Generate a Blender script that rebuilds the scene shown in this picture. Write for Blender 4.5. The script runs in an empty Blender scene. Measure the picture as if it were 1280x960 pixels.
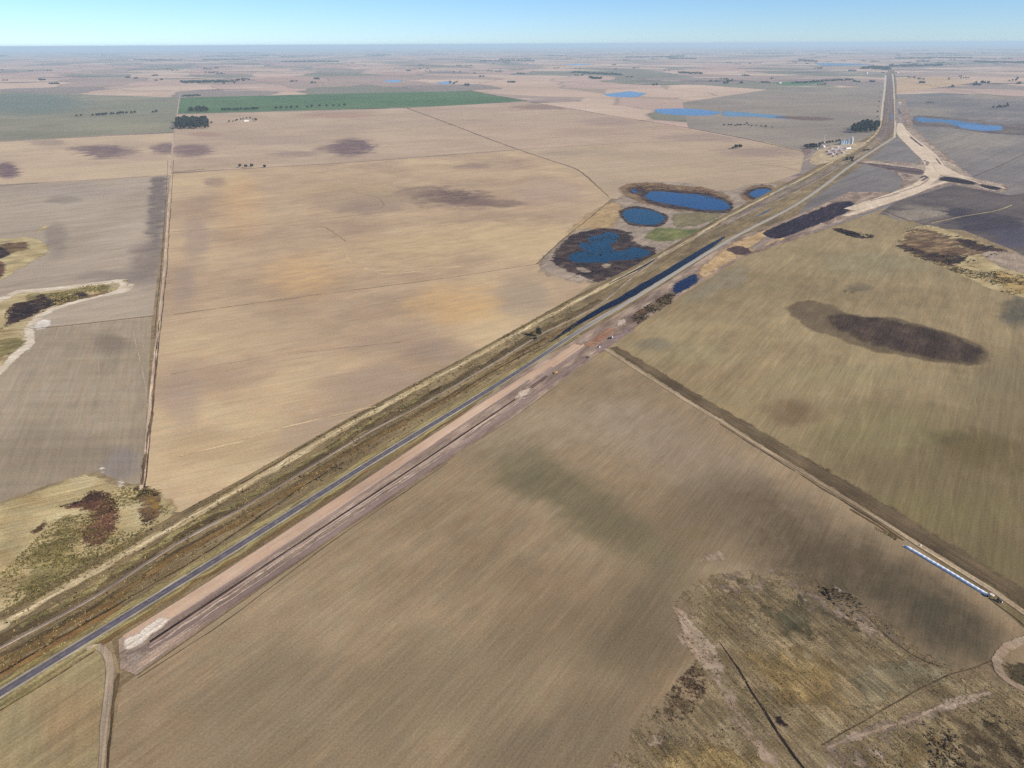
import bpy, bmesh, math, random
import numpy as np
from mathutils import Vector, Matrix
from mathutils.geometry import delaunay_2d_cdt

random.seed(11)
rng = np.random.default_rng(11)
R = math.radians
S = bpy.context.scene
COL = S.collection

# ------------------------------------------------------------------ camera
H = 420.0                       # flying height of the drone
PW, PH = 1280.0, 960.0          # size of the photograph the outlines were measured on
FPX = 914.0
PITCH = math.atan((480 - 55.2) / FPX)
ROLL = R(0.30)
fwd = np.array([0, math.cos(PITCH), -math.sin(PITCH)])
up0 = np.array([0, math.sin(PITCH), math.cos(PITCH)])
X0 = np.array([1.0, 0, 0])
rt = math.cos(ROLL) * X0 - math.sin(ROLL) * up0
up = math.sin(ROLL) * X0 + math.cos(ROLL) * up0
cd = bpy.data.cameras.new('camera')
cam = bpy.data.objects.new('camera', cd)
COL.objects.link(cam)
cam.matrix_world = Matrix(((rt[0], up[0], -fwd[0], 0), (rt[1], up[1], -fwd[1], 0),
                           (rt[2], up[2], -fwd[2], H), (0, 0, 0, 1)))
cd.sensor_fit = 'HORIZONTAL'
cd.sensor_width = 36
cd.lens = 36 * FPX / PW
cd.clip_start = 1
cd.clip_end = 400000
S.camera = cam

# ------------------------------------------------------------------ light
SUN_EL = R(29)
SUN_DIR = np.array([0.86, -0.51])            # ground direction towards the sun
SUN_DIR = SUN_DIR / np.linalg.norm(SUN_DIR)
w = bpy.data.worlds.new('World')
S.world = w
w.use_nodes = True
wn = w.node_tree
sky = wn.nodes.new('ShaderNodeTexSky')
sky.sky_type = 'NISHITA'
sky.sun_disc = False
sky.sun_elevation = SUN_EL
sky.sun_rotation = math.atan2(SUN_DIR[0], SUN_DIR[1])
sky.altitude = 400
sky.air_density = 0.7
sky.dust_density = 0.1
sky.ozone_density = 7.0
wn.links.new(sky.outputs[0], wn.nodes['Background'].inputs[0])
wn.nodes['Background'].inputs[1].default_value = 0.08
sl = bpy.data.lights.new('sun', 'SUN')
sl.energy = 4.3
sl.angle = R(0.5)
sl.color = (1.0, 0.93, 0.82)
so = bpy.data.objects.new('sun', sl)
COL.objects.link(so)
sv = Vector((SUN_DIR[0] * math.cos(SUN_EL), SUN_DIR[1] * math.cos(SUN_EL), math.sin(SUN_EL)))
so.rotation_euler = sv.to_track_quat('Z', 'Y').to_euler()
so.location = (0, 0, 900)
S.view_settings.view_transform = 'Standard'
S.view_settings.look = 'None'
S.view_settings.exposure = 0.80
S.view_settings.gamma = 1
S.view_settings.use_curve_mapping = False
S.render.filter_size = 1.1
S.cycles.use_denoising = False
try:
    S.cycles.transparent_max_bounces = 24
    S.cycles.max_bounces = 4
    S.cycles.diffuse_bounces = 2
    S.cycles.glossy_bounces = 2
    S.cycles.volume_bounces = 0
except Exception:
    pass

# ------------------------------------------------------------------ helpers
GAIN = np.array([1.25, 1.27, 1.36])           # what a level white surface shows under this light


def lin(c):
    c = np.asarray(c, float) / 255.0
    return np.where(c <= 0.04045, c / 12.92, ((c + 0.055) / 1.055) ** 2.4)


def A(r, g, b, k=1.0):
    """base colour of a surface that shows r,g,b in full sun"""
    c = lin((r, g, b)) / GAIN * k
    return (float(c[0]), float(c[1]), float(c[2]), 1.0)


def G(p):
    """points of the photograph -> points on the ground plane"""
    p = np.atleast_2d(np.asarray(p, float))
    d = fwd[None] + ((p[:, 0] - PW / 2) / FPX)[:, None] * rt[None] - ((p[:, 1] - PH / 2) / FPX)[:, None] * up[None]
    t = H / np.maximum(-d[:, 2], 1e-4)
    return d[:, :2] * t[:, None]


def G1(x, y):
    q = G([(x, y)])[0]
    return float(q[0]), float(q[1])


def mpp(x, y):
    """metres a pixel spans across at a point of the ground"""
    a = G([(x - 1, y), (x + 1, y)])
    return float(np.linalg.norm(a[1] - a[0]) / 2)


def heading(p, q):
    a, b = G([p, q])
    return math.atan2(b[1] - a[1], b[0] - a[0])


def spline(pts, step, closed=False):
    """smooth curve through pts, sampled about every step"""
    P = np.asarray(pts, float)
    n = len(P)
    out = []
    segs = n if closed else n - 1
    for i in range(segs):
        if closed:
            p0, p1, p2, p3 = P[(i - 1) % n], P[i], P[(i + 1) % n], P[(i + 2) % n]
        else:
            p1, p2 = P[i], P[i + 1]
            p0 = P[i - 1] if i else 2 * p1 - p2
            p3 = P[i + 2] if i + 2 < n else 2 * p2 - p1
        L = np.linalg.norm(p2 - p1)
        m = max(1, int(L / step))
        # centripetal knots keep the curve from looping
        t0 = 0
        t1 = t0 + max(np.linalg.norm(p1 - p0), 1e-6) ** .5
        t2 = t1 + max(np.linalg.norm(p2 - p1), 1e-6) ** .5
        t3 = t2 + max(np.linalg.norm(p3 - p2), 1e-6) ** .5
        for k in range(m):
            t = t1 + (t2 - t1) * k / m
            a1 = (t1 - t) / (t1 - t0) * p0 + (t - t0) / (t1 - t0) * p1
            a2 = (t2 - t) / (t2 - t1) * p1 + (t - t1) / (t2 - t1) * p2
            a3 = (t3 - t) / (t3 - t2) * p2 + (t - t2) / (t3 - t2) * p3
            b1 = (t2 - t) / (t2 - t0) * a1 + (t - t0) / (t2 - t0) * a2
            b2 = (t3 - t) / (t3 - t1) * a2 + (t - t1) / (t3 - t1) * a3
            out.append((t2 - t) / (t2 - t1) * b1 + (t - t1) / (t2 - t1) * b2)
    if not closed:
        out.append(P[-1])
    return np.array(out)


def dense(pts, step, closed=False):
    P = np.asarray(pts, float)
    out = []
    n = len(P)
    for i in range(n if closed else n - 1):
        a, b = P[i], P[(i + 1) % n]
        m = max(1, int(np.linalg.norm(b - a) / step))
        for k in range(m):
            out.append(a + (b - a) * k / m)
    if not closed:
        out.append(P[-1])
    return np.array(out)


def mesh_obj(name, verts, faces, mats=None, kind=None, parent=None, smooth=False, fmat=None):
    me = bpy.data.meshes.new(name)
    me.from_pydata([tuple(map(float, v)) for v in verts], [], faces)
    if mats is not None:
        for m in (mats if isinstance(mats, (list, tuple)) else [mats]):
            me.materials.append(m)
    if fmat is not None:
        me.polygons.foreach_set('material_index', np.asarray(fmat, dtype=np.int32))
    if smooth:
        me.polygons.foreach_set('use_smooth', [True] * len(me.polygons))
    me.update()
    o = bpy.data.objects.new(name, me)
    COL.objects.link(o)
    if parent:
        o.parent = parent
    if kind:
        o['kind'] = kind
    return o


def attr(o, name, vals):
    a = o.data.attributes.new(name, 'FLOAT', 'POINT')
    a.data.foreach_set('value', np.asarray(vals, dtype=np.float32))


def tag(o, label, cat, group=None):
    o['label'] = label
    o['category'] = cat
    if group:
        o['group'] = group
    return o


def empty(name, label, cat, loc=(0, 0, 0), rz=0.0, group=None):
    o = bpy.data.objects.new(name, None)
    o.empty_display_size = 2
    COL.objects.link(o)
    o.location = loc
    o.rotation_euler = (0, 0, rz)
    return tag(o, label, cat, group)


def inside(poly, pts):
    x, y = pts[:, 0][:, None], pts[:, 1][:, None]
    x1, y1 = poly[:, 0][None], poly[:, 1][None]
    x2, y2 = np.roll(poly[:, 0], -1)[None], np.roll(poly[:, 1], -1)[None]
    c = ((y1 > y) != (y2 > y)) & (x < (x2 - x1) * (y - y1) / (y2 - y1 + 1e-12) + x1)
    return c.sum(1) % 2 == 1


CELL = 3.0
STACK = np.zeros((460, 640))     # how high the ground sheets already reach, cell by cell
STACK_ORG = (-330.0, 50.0)


def to_px(W):
    W = np.asarray(W, float)
    d = np.stack([W[:, 0], W[:, 1], np.full(len(W), -H)], 1)
    z = d @ fwd
    return np.stack([PW / 2 + FPX * (d @ rt) / z, PH / 2 - FPX * (d @ up) / z], 1)


def lay(px, closed, extra=None):
    """the lowest free height, just above every sheet already laid where this one goes"""
    m = np.zeros(STACK.shape, bool)
    ii = ((px - np.array(STACK_ORG)) / CELL).astype(int)
    if extra is None and closed:
        lo = np.clip(ii.min(0), 0, [STACK.shape[1] - 1, STACK.shape[0] - 1])
        hi = np.clip(ii.max(0) + 1, 1, [STACK.shape[1], STACK.shape[0]])
        gx, gy = np.meshgrid(np.arange(lo[0], hi[0]), np.arange(lo[1], hi[1]))
        c = np.stack([gx.ravel(), gy.ravel()], 1)
        for k in range(0, len(c), 20000):
            q = c[k:k + 20000]
            ok = inside(px, (q + .5) * CELL + np.array(STACK_ORG))
            m[q[ok][:, 1], q[ok][:, 0]] = True
    ok = (ii[:, 0] >= 1) & (ii[:, 0] < STACK.shape[1] - 1) & (ii[:, 1] >= 1) & (ii[:, 1] < STACK.shape[0] - 1)
    for dx in (-1, 0, 1):
        for dy in (-1, 0, 1):
            m[ii[ok][:, 1] + dy, ii[ok][:, 0] + dx] = True
    ymin = max(60.0, float(px[:, 1].min()))
    step = 0.004 * max(1.0, float(np.linalg.norm(G1(640, ymin))) / 1800.0)
    top = (STACK[m].max() if m.any() else 0.0) + step
    STACK[m] = top
    return top


def dist_poly(poly, pts):
    a = poly[None]
    b = np.roll(poly, -1, axis=0)[None]
    p = pts[:, None]
    ab = b - a
    t = np.clip(((p - a) * ab).sum(2) / ((ab ** 2).sum(2) + 1e-9), 0, 1)
    return np.sqrt((((a + ab * t[..., None]) - p) ** 2).sum(2)).min(1)


def sheet(name, px, mat, fade=0.0, smooth=True, jitter=0.0, step=7.0, kind='structure', z=None):
    """a ground surface with the outline px; fade = metres over which its edge dissolves"""
    P = spline(px, step, True) if smooth else dense(px, step * 3, True)
    if jitter:
        n = len(P)
        ph = rng.uniform(0, 6.28, 6)
        s = np.arange(n) / n * 2 * math.pi
        for ax in (0, 1):
            wob = sum(math.sqrt(1 / k) * np.sin(s * k * (3 + ax) + ph[(k + ax) % 6]) for k in (1, 2, 3, 5, 8))
            P[:, ax] += jitter * (1.0 if ax == 0 else 0.45) * (wob * 0.5 + rng.uniform(-.5, .5, n))
    W = G(P)
    z = lay(P, True) if z is None else z
    extra = np.zeros((0, 2))
    if fade > 0:
        area = 0.5 * np.sum(W[:, 0] * np.roll(W[:, 1], -1) - np.roll(W[:, 0], -1) * W[:, 1])
        sg = 1 if area > 0 else -1
        tg = np.roll(W, -1, axis=0) - np.roll(W, 1, axis=0)
        nr = np.stack([-tg[:, 1], tg[:, 0]], 1) * sg
        nr /= (np.linalg.norm(nr, axis=1)[:, None] + 1e-9)
        cand, want = [], []
        for f in (0.5, 1.0):
            cand.append(W + nr * fade * f)
            want += [fade * f * 0.9] * len(W)
        cand = np.concatenate(cand)
        want = np.array(want)
        lo, hi = W.min(0), W.max(0)
        st = max(fade * 0.9, max(hi - lo) / 22)
        gx, gy = np.meshgrid(np.arange(lo[0], hi[0], st), np.arange(lo[1], hi[1], st))
        gp = np.stack([gx.ravel(), gy.ravel()], 1) + rng.uniform(-.2, .2, (gx.size, 2)) * st
        cand = np.concatenate([cand, gp])
        want = np.concatenate([want, np.full(len(gp), fade * 0.25)])
        ok = inside(W, cand)
        cand, want = cand[ok], want[ok]
        if len(cand):
            dd = dist_poly(W, cand)
            extra = cand[dd >= want]
    allp = np.concatenate([W, extra])
    c0 = allp.mean(0)
    v2 = [Vector((float(a - c0[0]), float(b - c0[1]))) for a, b in allp]
    ed = [(i, (i + 1) % len(W)) for i in range(len(W))]
    vo, eo, fo, *_ = delaunay_2d_cdt(v2, ed, [], 1, 1e-4)
    V = np.array([(v[0] + c0[0], v[1] + c0[1]) for v in vo])
    F = []
    for f in fo:
        f = list(f)
        a, b, c = V[f[0]], V[f[1]], V[f[2]]
        if (b[0] - a[0]) * (c[1] - a[1]) - (b[1] - a[1]) * (c[0] - a[0]) < 0:
            f.reverse()
        F.append(f)
    o = mesh_obj(name, [(x, y, z) for x, y in V], F, mat, kind)
    attr(o, 'fade', np.clip(dist_poly(W, V) / fade, 0, 1) if fade > 0 else np.ones(len(V)))
    return o


def resample_world(px, step):
    W = G(spline(px, 6.0))
    W = spline(W, step) if len(W) < 3 else dense(W, step)
    return W


def strip(name, px, width, mat, z=None, soft=0.3, step=12.0, wob=0.0, kind='structure', profile=None, parent=None, world=None):
    """a band of ground along a line; profile = [(offset -1..1, height)]"""
    W = resample_world(px, step) if world is None else np.asarray(world, float)
    n = len(W)
    t = np.gradient(W, axis=0)
    t /= np.linalg.norm(t, axis=1)[:, None] + 1e-9
    nr = np.stack([-t[:, 1], t[:, 0]], 1)
    if wob:
        k = np.arange(n)
        sh = sum(np.sin(k * f + rng.uniform(0, 6.28)) for f in (0.13, 0.31, 0.77)) * wob / 3
        W = W + nr * sh[:, None]
    wd = np.full(n, width / 2.0) if np.isscalar(width) else np.interp(np.linspace(0, 1, n), np.linspace(0, 1, len(width)), width) / 2.0
    if wob:
        wd = wd * (1 + rng.uniform(-.12, .12, n))
    pr = profile or [(-1, 0), (-1 + soft, 0), (0, 0), (1 - soft, 0), (1, 0)]
    if z is None:
        kk = [np.interp(np.linspace(0, n - 1, n * 3), np.arange(n), q) for q in (W[:, 0] , W[:, 1], nr[:, 0], nr[:, 1], wd)]
        ft = np.concatenate([np.stack([kk[0] + kk[2] * kk[4] * o_, kk[1] + kk[3] * kk[4] * o_], 1) for o_ in (-1, -.5, 0, .5, 1)])
        z = lay(to_px(ft), False)
    m = len(pr)
    V, fd, ac, al = [], [], [], []
    s = np.concatenate([[0], np.cumsum(np.linalg.norm(np.diff(W, axis=0), axis=1))])
    for i in range(n):
        for o_, h_ in pr:
            q = W[i] + nr[i] * wd[i] * o_
            V.append((q[0], q[1], z + h_))
            fd.append(min(1, (1 - abs(o_)) / soft) if soft > 0 else 1)
            ac.append(o_)
            al.append(s[i])
    F = [(i * m + j + 1, i * m + j, (i + 1) * m + j, (i + 1) * m + j + 1) for i in range(n - 1) for j in range(m - 1)]
    F = [tuple(reversed(f)) for f in F] if False else F
    o = mesh_obj(name, V, F, mat, kind, parent)
    attr(o, 'fade', fd)
    attr(o, 'across', ac)
    attr(o, 'along', al)
    return o


# ------------------------------------------------------------------ materials
class NT:
    def __init__(s, name):
        s.m = bpy.data.materials.new(name)
        s.m.use_nodes = True
        s.t = s.m.node_tree
        s.t.nodes.clear()
        s.out = s.t.nodes.new('ShaderNodeOutputMaterial')

    def n(s, typ, **k):
        nd = s.t.nodes.new(typ)
        for a, b in k.items():
            setattr(nd, a, b)
        return nd

    def put(s, sock, v):
        if hasattr(v, 'is_output'):
            s.t.links.new(v, sock)
        else:
            sock.default_value = v

    def math(s, op, a, b=0.0, c=0.0, clamp=False):
        nd = s.n('ShaderNodeMath', operation=op, use_clamp=clamp)
        for i, v in enumerate((a, b, c)):
            s.put(nd.inputs[i], v)
        return nd.outputs[0]

    def vmath(s, op, a, b=(0, 0, 0), out=0):
        nd = s.n('ShaderNodeVectorMath', operation=op)
        s.put(nd.inputs[0], a)
        s.put(nd.inputs[1], b)
        return nd.outputs['Value' if op in ('DOT_PRODUCT', 'LENGTH') else 'Vector']

    def pos(s):
        return s.n('ShaderNodeNewGeometry').outputs['Position']

    def attrib(s, name):
        nd = s.n('ShaderNodeAttribute')
        nd.attribute_name = name
        return nd.outputs['Fac']

    def mapped(s, v, ang, sx, sy, off=0.0):
        """turn the ground by -ang and divide by sx (along) and sy (across)"""
        c, n_ = math.cos(ang), math.sin(ang)
        u = s.vmath('DOT_PRODUCT', v, (c / sx, n_ / sx, 0))
        q = s.vmath('DOT_PRODUCT', v, (-n_ / sy, c / sy, 0))
        cb = s.n('ShaderNodeCombineXYZ')
        s.put(cb.inputs[0], u)
        s.put(cb.inputs[1], q)
        cb.inputs[2].default_value = off
        return cb.outputs[0]

    def noise(s, v, scale=1.0, detail=3.0, rough=0.55, col=False, dist=0.0):
        nd = s.n('ShaderNodeTexNoise')
        s.put(nd.inputs['Vector'], v)
        nd.inputs['Scale'].default_value = scale
        nd.inputs['Detail'].default_value = detail
        nd.inputs['Roughness'].default_value = rough
        nd.inputs['Distortion'].default_value = dist
        return nd.outputs['Color' if col else 'Fac']

    def rng(s, v, a, b, c=0.0, d=1.0, smooth=True):
        nd = s.n('ShaderNodeMapRange', interpolation_type='SMOOTHSTEP' if smooth else 'LINEAR')
        s.put(nd.inputs[0], v)
        for i, q in enumerate((a, b, c, d)):
            nd.inputs[i + 1].default_value = q
        return nd.outputs[0]

    def mix(s, f, a, b, mode='MIX'):
        nd = s.n('ShaderNodeMix', data_type='RGBA', blend_type=mode)
        s.put(nd.inputs[0], f)
        s.put(nd.inputs[6], a)
        s.put(nd.inputs[7], b)
        return nd.outputs[2]

    def ramp(s, f, cols, lo=0.3, hi=0.7):
        nd = s.n('ShaderNodeValToRGB')
        s.put(nd.inputs[0], f)
        e = nd.color_ramp.elements
        k = len(cols)
        while len(e) < k:
            e.new(0.5)
        for i, c in enumerate(cols):
            e[i].position = lo + (hi - lo) * i / max(1, k - 1)
            e[i].color = c
        return nd.outputs[0]

    def scale(s, col, f):
        return s.mix(1.0, col, s.grey(f), 'MULTIPLY')

    def grey(s, f):
        cb = s.n('ShaderNodeCombineColor')
        for i in range(3):
            s.put(cb.inputs[i], f)
        return cb.outputs[0]

    def finish(s, col, rough=0.95, spec=0.15, alpha=None, bump=None, **extra):
        b = s.n('ShaderNodeBsdfPrincipled')
        s.put(b.inputs['Base Color'], col)
        s.put(b.inputs['Roughness'], rough)
        b.inputs['Specular IOR Level'].default_value = spec
        for k, v in extra.items():
            s.put(b.inputs[k.replace('_', ' ')], v)
        if bump is not None:
            bn = s.n('ShaderNodeBump')
            s.put(bn.inputs['Height'], bump[0])
            bn.inputs['Strength'].default_value = bump[1]
            bn.inputs['Distance'].default_value = bump[2]
            s.t.links.new(bn.outputs[0], b.inputs['Normal'])
        sh = b.outputs[0]
        if alpha is not None:
            tr = s.n('ShaderNodeBsdfTransparent')
            mx = s.n('ShaderNodeMixShader')
            s.put(mx.inputs[0], alpha)
            s.t.links.new(tr.outputs[0], mx.inputs[1])
            s.t.links.new(sh, mx.inputs[2])
            sh = mx.outputs[0]
        s.t.links.new(sh, s.out.inputs[0])
        return s.m


SEED = [0.0]


def soil(name, cols, ang=0.0, big=260.0, streak=(500., 14., .16), streak2=None, fine=(3.0, .18), spots=(), rag=None,
         alpha_scale=18.0, lohi=(.34, .66), bump=0.0, tram=None, opacity=1.0, warp=70.0, aniso=1.0, bands=None):
    """earth, stubble or grass: colours by drifting noise, rows along ang, fine clods, and patches of other soil or painted lens falloff"""
    SEED[0] += 7.31
    N = NT(name)
    p = N.pos()
    big_n = N.noise(N.mapped(p, ang, big * aniso, big, SEED[0]), 1.0, 7.0, 0.58)
    col = N.ramp(big_n, cols, *lohi)
    f = None

    def mul(f, v):
        return v if f is None else N.math('MULTIPLY', f, v)
    if streak:
        s1 = N.noise(N.mapped(p, ang, streak[0], streak[1], SEED[0] + 1), 1.0, 4.0, 0.62)
        f = mul(f, N.rng(s1, .33, .67, 1 - streak[2], 1 + streak[2], False))
    if streak2:
        s2 = N.noise(N.mapped(p, ang + streak2[3], streak2[0], streak2[1], SEED[0] + 2), 1.0, 3.0, 0.6)
        f = mul(f, N.rng(s2, .33, .67, 1 - streak2[2], 1 + streak2[2], False))
    if bands:
        # passes of the drill: regular stripes wave = (spacing, strength, angle offset)
        ca, sa = math.cos(ang + bands[2]), math.sin(ang + bands[2])
        q = N.vmath('DOT_PRODUCT', p, (-sa / bands[0], ca / bands[0], 0))
        q = N.math('ADD', q, N.math('MULTIPLY', big_n, 1.1))
        wv = N.math('SINE', N.math('MULTIPLY', q, 2 * math.pi))
        gate = N.noise(N.mapped(p, ang, 170, 110, SEED[0] + 9), 1.0, 2.0, .5)
        wv = N.math('MULTIPLY', wv, N.rng(gate, .4, .66))
        f = mul(f, N.math('ADD', 1.0, N.math('MULTIPLY', wv, bands[1])))
    if fine:
        n3 = N.noise(p, 1.0 / fine[0], 4.0, 0.72)
        f = mul(f, N.rng(n3, .38, .62, 1 - fine[1], 1 + fine[1], False))
        mid = N.noise(N.mapped(p, ang, 42, 22, SEED[0] + 3), 1.0, 6.0, 0.7)
        f = mul(f, N.rng(mid, .36, .64, 1 - fine[1] * .7, 1 + fine[1] * .7, False))
        # thin broken rows and scattered weeds
        row = N.noise(N.mapped(p, ang, 55 * max(1, fine[0] / 2), 1.1 * fine[0], SEED[0] + 6), 1.0, 2.0, 0.5)
        f = mul(f, N.rng(row, .36, .64, 1 - fine[1] * .55, 1 + fine[1] * .55, False))
        weed = N.noise(p, 1.0 / (fine[0] * 4.5), 5.0, 0.75)
        f = mul(f, N.rng(weed, .62, .70, 1.0, 1 - fine[1] * 1.3))
        tint = N.noise(N.mapped(p, ang, 26, 15, SEED[0] + 8), 1.0, 4.0, 0.65)
        col = N.mix(N.rng(tint, .38, .62, 0, .55), col, N.mix(1.0, col, (1.06, .97, .90, 1), 'MULTIPLY'))
    if tram:
        ca, sa = math.cos(ang + tram[2]), math.sin(ang + tram[2])
        q = N.vmath('DOT_PRODUCT', p, (-sa / tram[0], ca / tram[0], 0))
        q = N.math('ADD', q, N.math('MULTIPLY', N.noise(p, 1 / 400.0, 2, .5), .6))
        q = N.math('ABSOLUTE', N.math('SUBTRACT', N.math('FRACT', q), .5))
        gate = N.noise(N.mapped(p, ang, 120, 30, SEED[0] + 11), 1.0, 4.0, .65)
        tl = N.math('MULTIPLY', N.rng(q, .02, .06, 1, 0), N.rng(gate, .42, .58))
        f = mul(f, N.math('ADD', 1.0, N.math('MULTIPLY', tl, tram[1])))
    if spots:
        wv = N.noise(p, 1.0 / warp, 5.0, 0.6, col=True)
        wv = N.vmath('SUBTRACT', wv, (.5, .5, .5))
        for sp in spots:
            (cx, cy, rx, ry, c, st, soft) = sp[:7]
            lean = sp[7] if len(sp) > 7 else 0.0          # slant of the patch in the photograph, degrees
            ca, sa = math.cos(R(lean)), math.sin(R(lean))
            e1 = G([(cx - rx * ca, cy - rx * sa), (cx + rx * ca, cy + rx * sa)])
            e2 = G([(cx + ry * sa, cy - ry * ca), (cx - ry * sa, cy + ry * ca)])
            a = (e1[1] - e1[0]) / 2
            b = (e2[1] - e2[0]) / 2
            ctr = (e2[0] + e2[1]) / 2
            M = np.linalg.inv(np.array([[a[0], b[0]], [a[1], b[1]]]))
            amp = 0.55 * min(np.linalg.norm(a), np.linalg.norm(b))
            q = N.vmath('ADD', N.vmath('SUBTRACT', p, (ctr[0], ctr[1], 0)), N.vmath('MULTIPLY', wv, (amp * 3.6, amp * 3.6, 0)))
            u = N.vmath('DOT_PRODUCT', q, (M[0, 0], M[0, 1], 0))
            v = N.vmath('DOT_PRODUCT', q, (M[1, 0], M[1, 1], 0))
            r2 = N.math('SQRT', N.math('ADD', N.math('MULTIPLY', u, u), N.math('MULTIPLY', v, v)))
            mk = N.math('MULTIPLY', N.rng(r2, 1 + soft * .85, max(0.02, 1 - soft * .85), 0, 1), st)
            if fine:
                mk = N.math('MULTIPLY', mk, N.rng(mid, .36, .6, .62, 1.15, False), clamp=True)
            col = N.mix(mk, col, c)
    if f is not None:
        col = N.scale(col, f)
    al = None
    if rag is not None:
        fd = N.attrib('fade')
        an = N.noise(N.mapped(p, ang, alpha_scale * 1.6 * aniso, alpha_scale, SEED[0] + 5), 1.0, 6.0, 0.68)
        al = N.rng(N.math('ADD', fd, N.math('MULTIPLY', N.math('SUBTRACT', an, .5), 4.2 * rag)), .22, .78)
        if opacity < 1:
            al = N.math('MULTIPLY', al, opacity)
    bp = None
    if bump and fine:
        bp = (n3, bump, fine[0] * .6)
    return N.finish(col, .97, .1, al, bp)


def plain(name, c, rough=.6, metal=0.0, var=.12, sc=1.5):
    N = NT(name)
    tc = N.n('ShaderNodeTexCoord')
    n1 = N.noise(tc.outputs['Object'], sc, 4, .6)
    col = N.scale(c if hasattr(c, 'is_output') else c, N.rng(n1, .3, .7, 1 - var, 1 + var, False))
    return N.finish(col, rough, .4, None, None, Metallic=metal)

# ------------------------------------------------------------------ directions of the land
HW = heading((0, 867), (620, 482))         # highway
TR = heading((775, 448), (1280, 765))      # farm track
VR = heading((178, 600), (218, 160))       # straight dirt road
LN = heading((218, 393), (430, 364))       # field lines across it

# ------------------------------------------------------------------ the plain to the horizon
RAD = 230000.0


def base_plain():
    N = NT('plain_patchwork')
    p = N.pos()
    wv = N.noise(p, 1 / 900.0, 2, .5, col=True)
    q = N.vmath('ADD', p, N.vmath('MULTIPLY', N.vmath('SUBTRACT', wv, (.5, .5, .5)), (260, 260, 0)))
    v = N.n('ShaderNodeTexVoronoi', distance='CHEBYCHEV', voronoi_dimensions='2D')
    N.put(v.inputs['Vector'], N.mapped(q, VR, 1500, 900))
    v.inputs['Scale'].default_value = 1.0
    v.inputs['Randomness'].default_value = .78
    sp = N.n('ShaderNodeSeparateColor')
    N.t.links.new(v.outputs['Color'], sp.inputs[0])
    col = N.ramp(sp.outputs[0], [A(196, 166, 150), A(170, 146, 134), A(208, 180, 158), A(148, 134, 126), A(190, 156, 142),
                                 A(128, 126, 108), A(206, 176, 154), A(136, 120, 116)], 0.02, .98)
    N.t.nodes[-1].color_ramp.interpolation = 'CONSTANT'
    col = N.mix(0.12, col, A(180, 154, 140))
    # straight lanes of grass and fence between the holdings
    ed = N.n('ShaderNodeTexVoronoi', distance='CHEBYCHEV', voronoi_dimensions='2D', feature='F2')
    N.put(ed.inputs['Vector'], N.mapped(q, VR, 1500, 900))
    ed.inputs['Scale'].default_value = 1.0
    ed.inputs['Randomness'].default_value = .78
    gap = N.math('SUBTRACT', ed.outputs['Distance'], v.outputs['Distance'])
    col = N.mix(N.rng(gap, .0, .05, .45, 0), col, A(112, 104, 88))
    big = N.noise(N.mapped(p, 0, 2600, 1500), 1.0, 6, .6)
    col = N.scale(col, N.rng(big, .3, .7, .84, 1.14, False))
    wet = N.noise(N.mapped(p, 0.2, 1900, 700, 4.4), 1.0, 5, .62)
    col = N.mix(N.rng(wet, .57, .68, 0, .85), col, A(92, 76, 84))
    pale = N.noise(N.mapped(p, 0.1, 900, 500, 9.4), 1.0, 5, .62)
    col = N.mix(N.rng(pale, .58, .68, 0, .7), col, A(222, 202, 178))
    fi = N.noise(N.mapped(p, LN, 300, 30, 2.2), 1.0, 4, .6)
    col = N.scale(col, N.rng(fi, .25, .75, .92, 1.08, False))
    m = N.finish(col, .97, .1)
    xs = [0.0]
    s = 400.0
    while xs[-1] < RAD:
        xs.append(xs[-1] + s)
        s *= 1.18
    xs = np.array(xs)
    ax = np.concatenate([-xs[:0:-1], xs])
    ny = [-3000, -1500, 0]
    s = 400.0
    while ny[-1] < RAD:
        ny.append(ny[-1] + s)
        s *= 1.18
    V = [(x, y, 0) for y in ny for x in ax]
    nx = len(ax)
    F = [(j * nx + i, j * nx + i + 1, (j + 1) * nx + i + 1, (j + 1) * nx + i) for j in range(len(ny) - 1) for i in range(nx - 1)]
    mesh_obj('ground', V, F, m, 'structure')
    return max(ax), max(ny)


GX, GY = base_plain()


def haze():
    m = bpy.data.materials.new('air_haze')
    m.use_nodes = True
    t = m.node_tree
    t.nodes.clear()
    o = t.nodes.new('ShaderNodeOutputMaterial')
    v = t.nodes.new('ShaderNodeVolumePrincipled')
    v.inputs['Color'].default_value = (.68, .87, 1.0, 1)
    v.inputs['Density'].default_value = 2.9e-5
    v.inputs['Anisotropy'].default_value = 0.0
    t.links.new(v.outputs[0], o.inputs['Volume'])
    x, y0, y1, z0, z1 = GX + 40, -3040, GY + 40, -1.0, H + 30
    V = [(-x, y0, z0), (x, y0, z0), (x, y1, z0), (-x, y1, z0), (-x, y0, z1), (x, y0, z1), (x, y1, z1), (-x, y1, z1)]
    F = [(0, 3, 2, 1), (4, 5, 6, 7), (0, 1, 5, 4), (1, 2, 6, 5), (2, 3, 7, 6), (3, 0, 4, 7)]
    mesh_obj('haze', V, F, m, 'stuff')


haze()

# ------------------------------------------------------------------ fields
F = sheet
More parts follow.
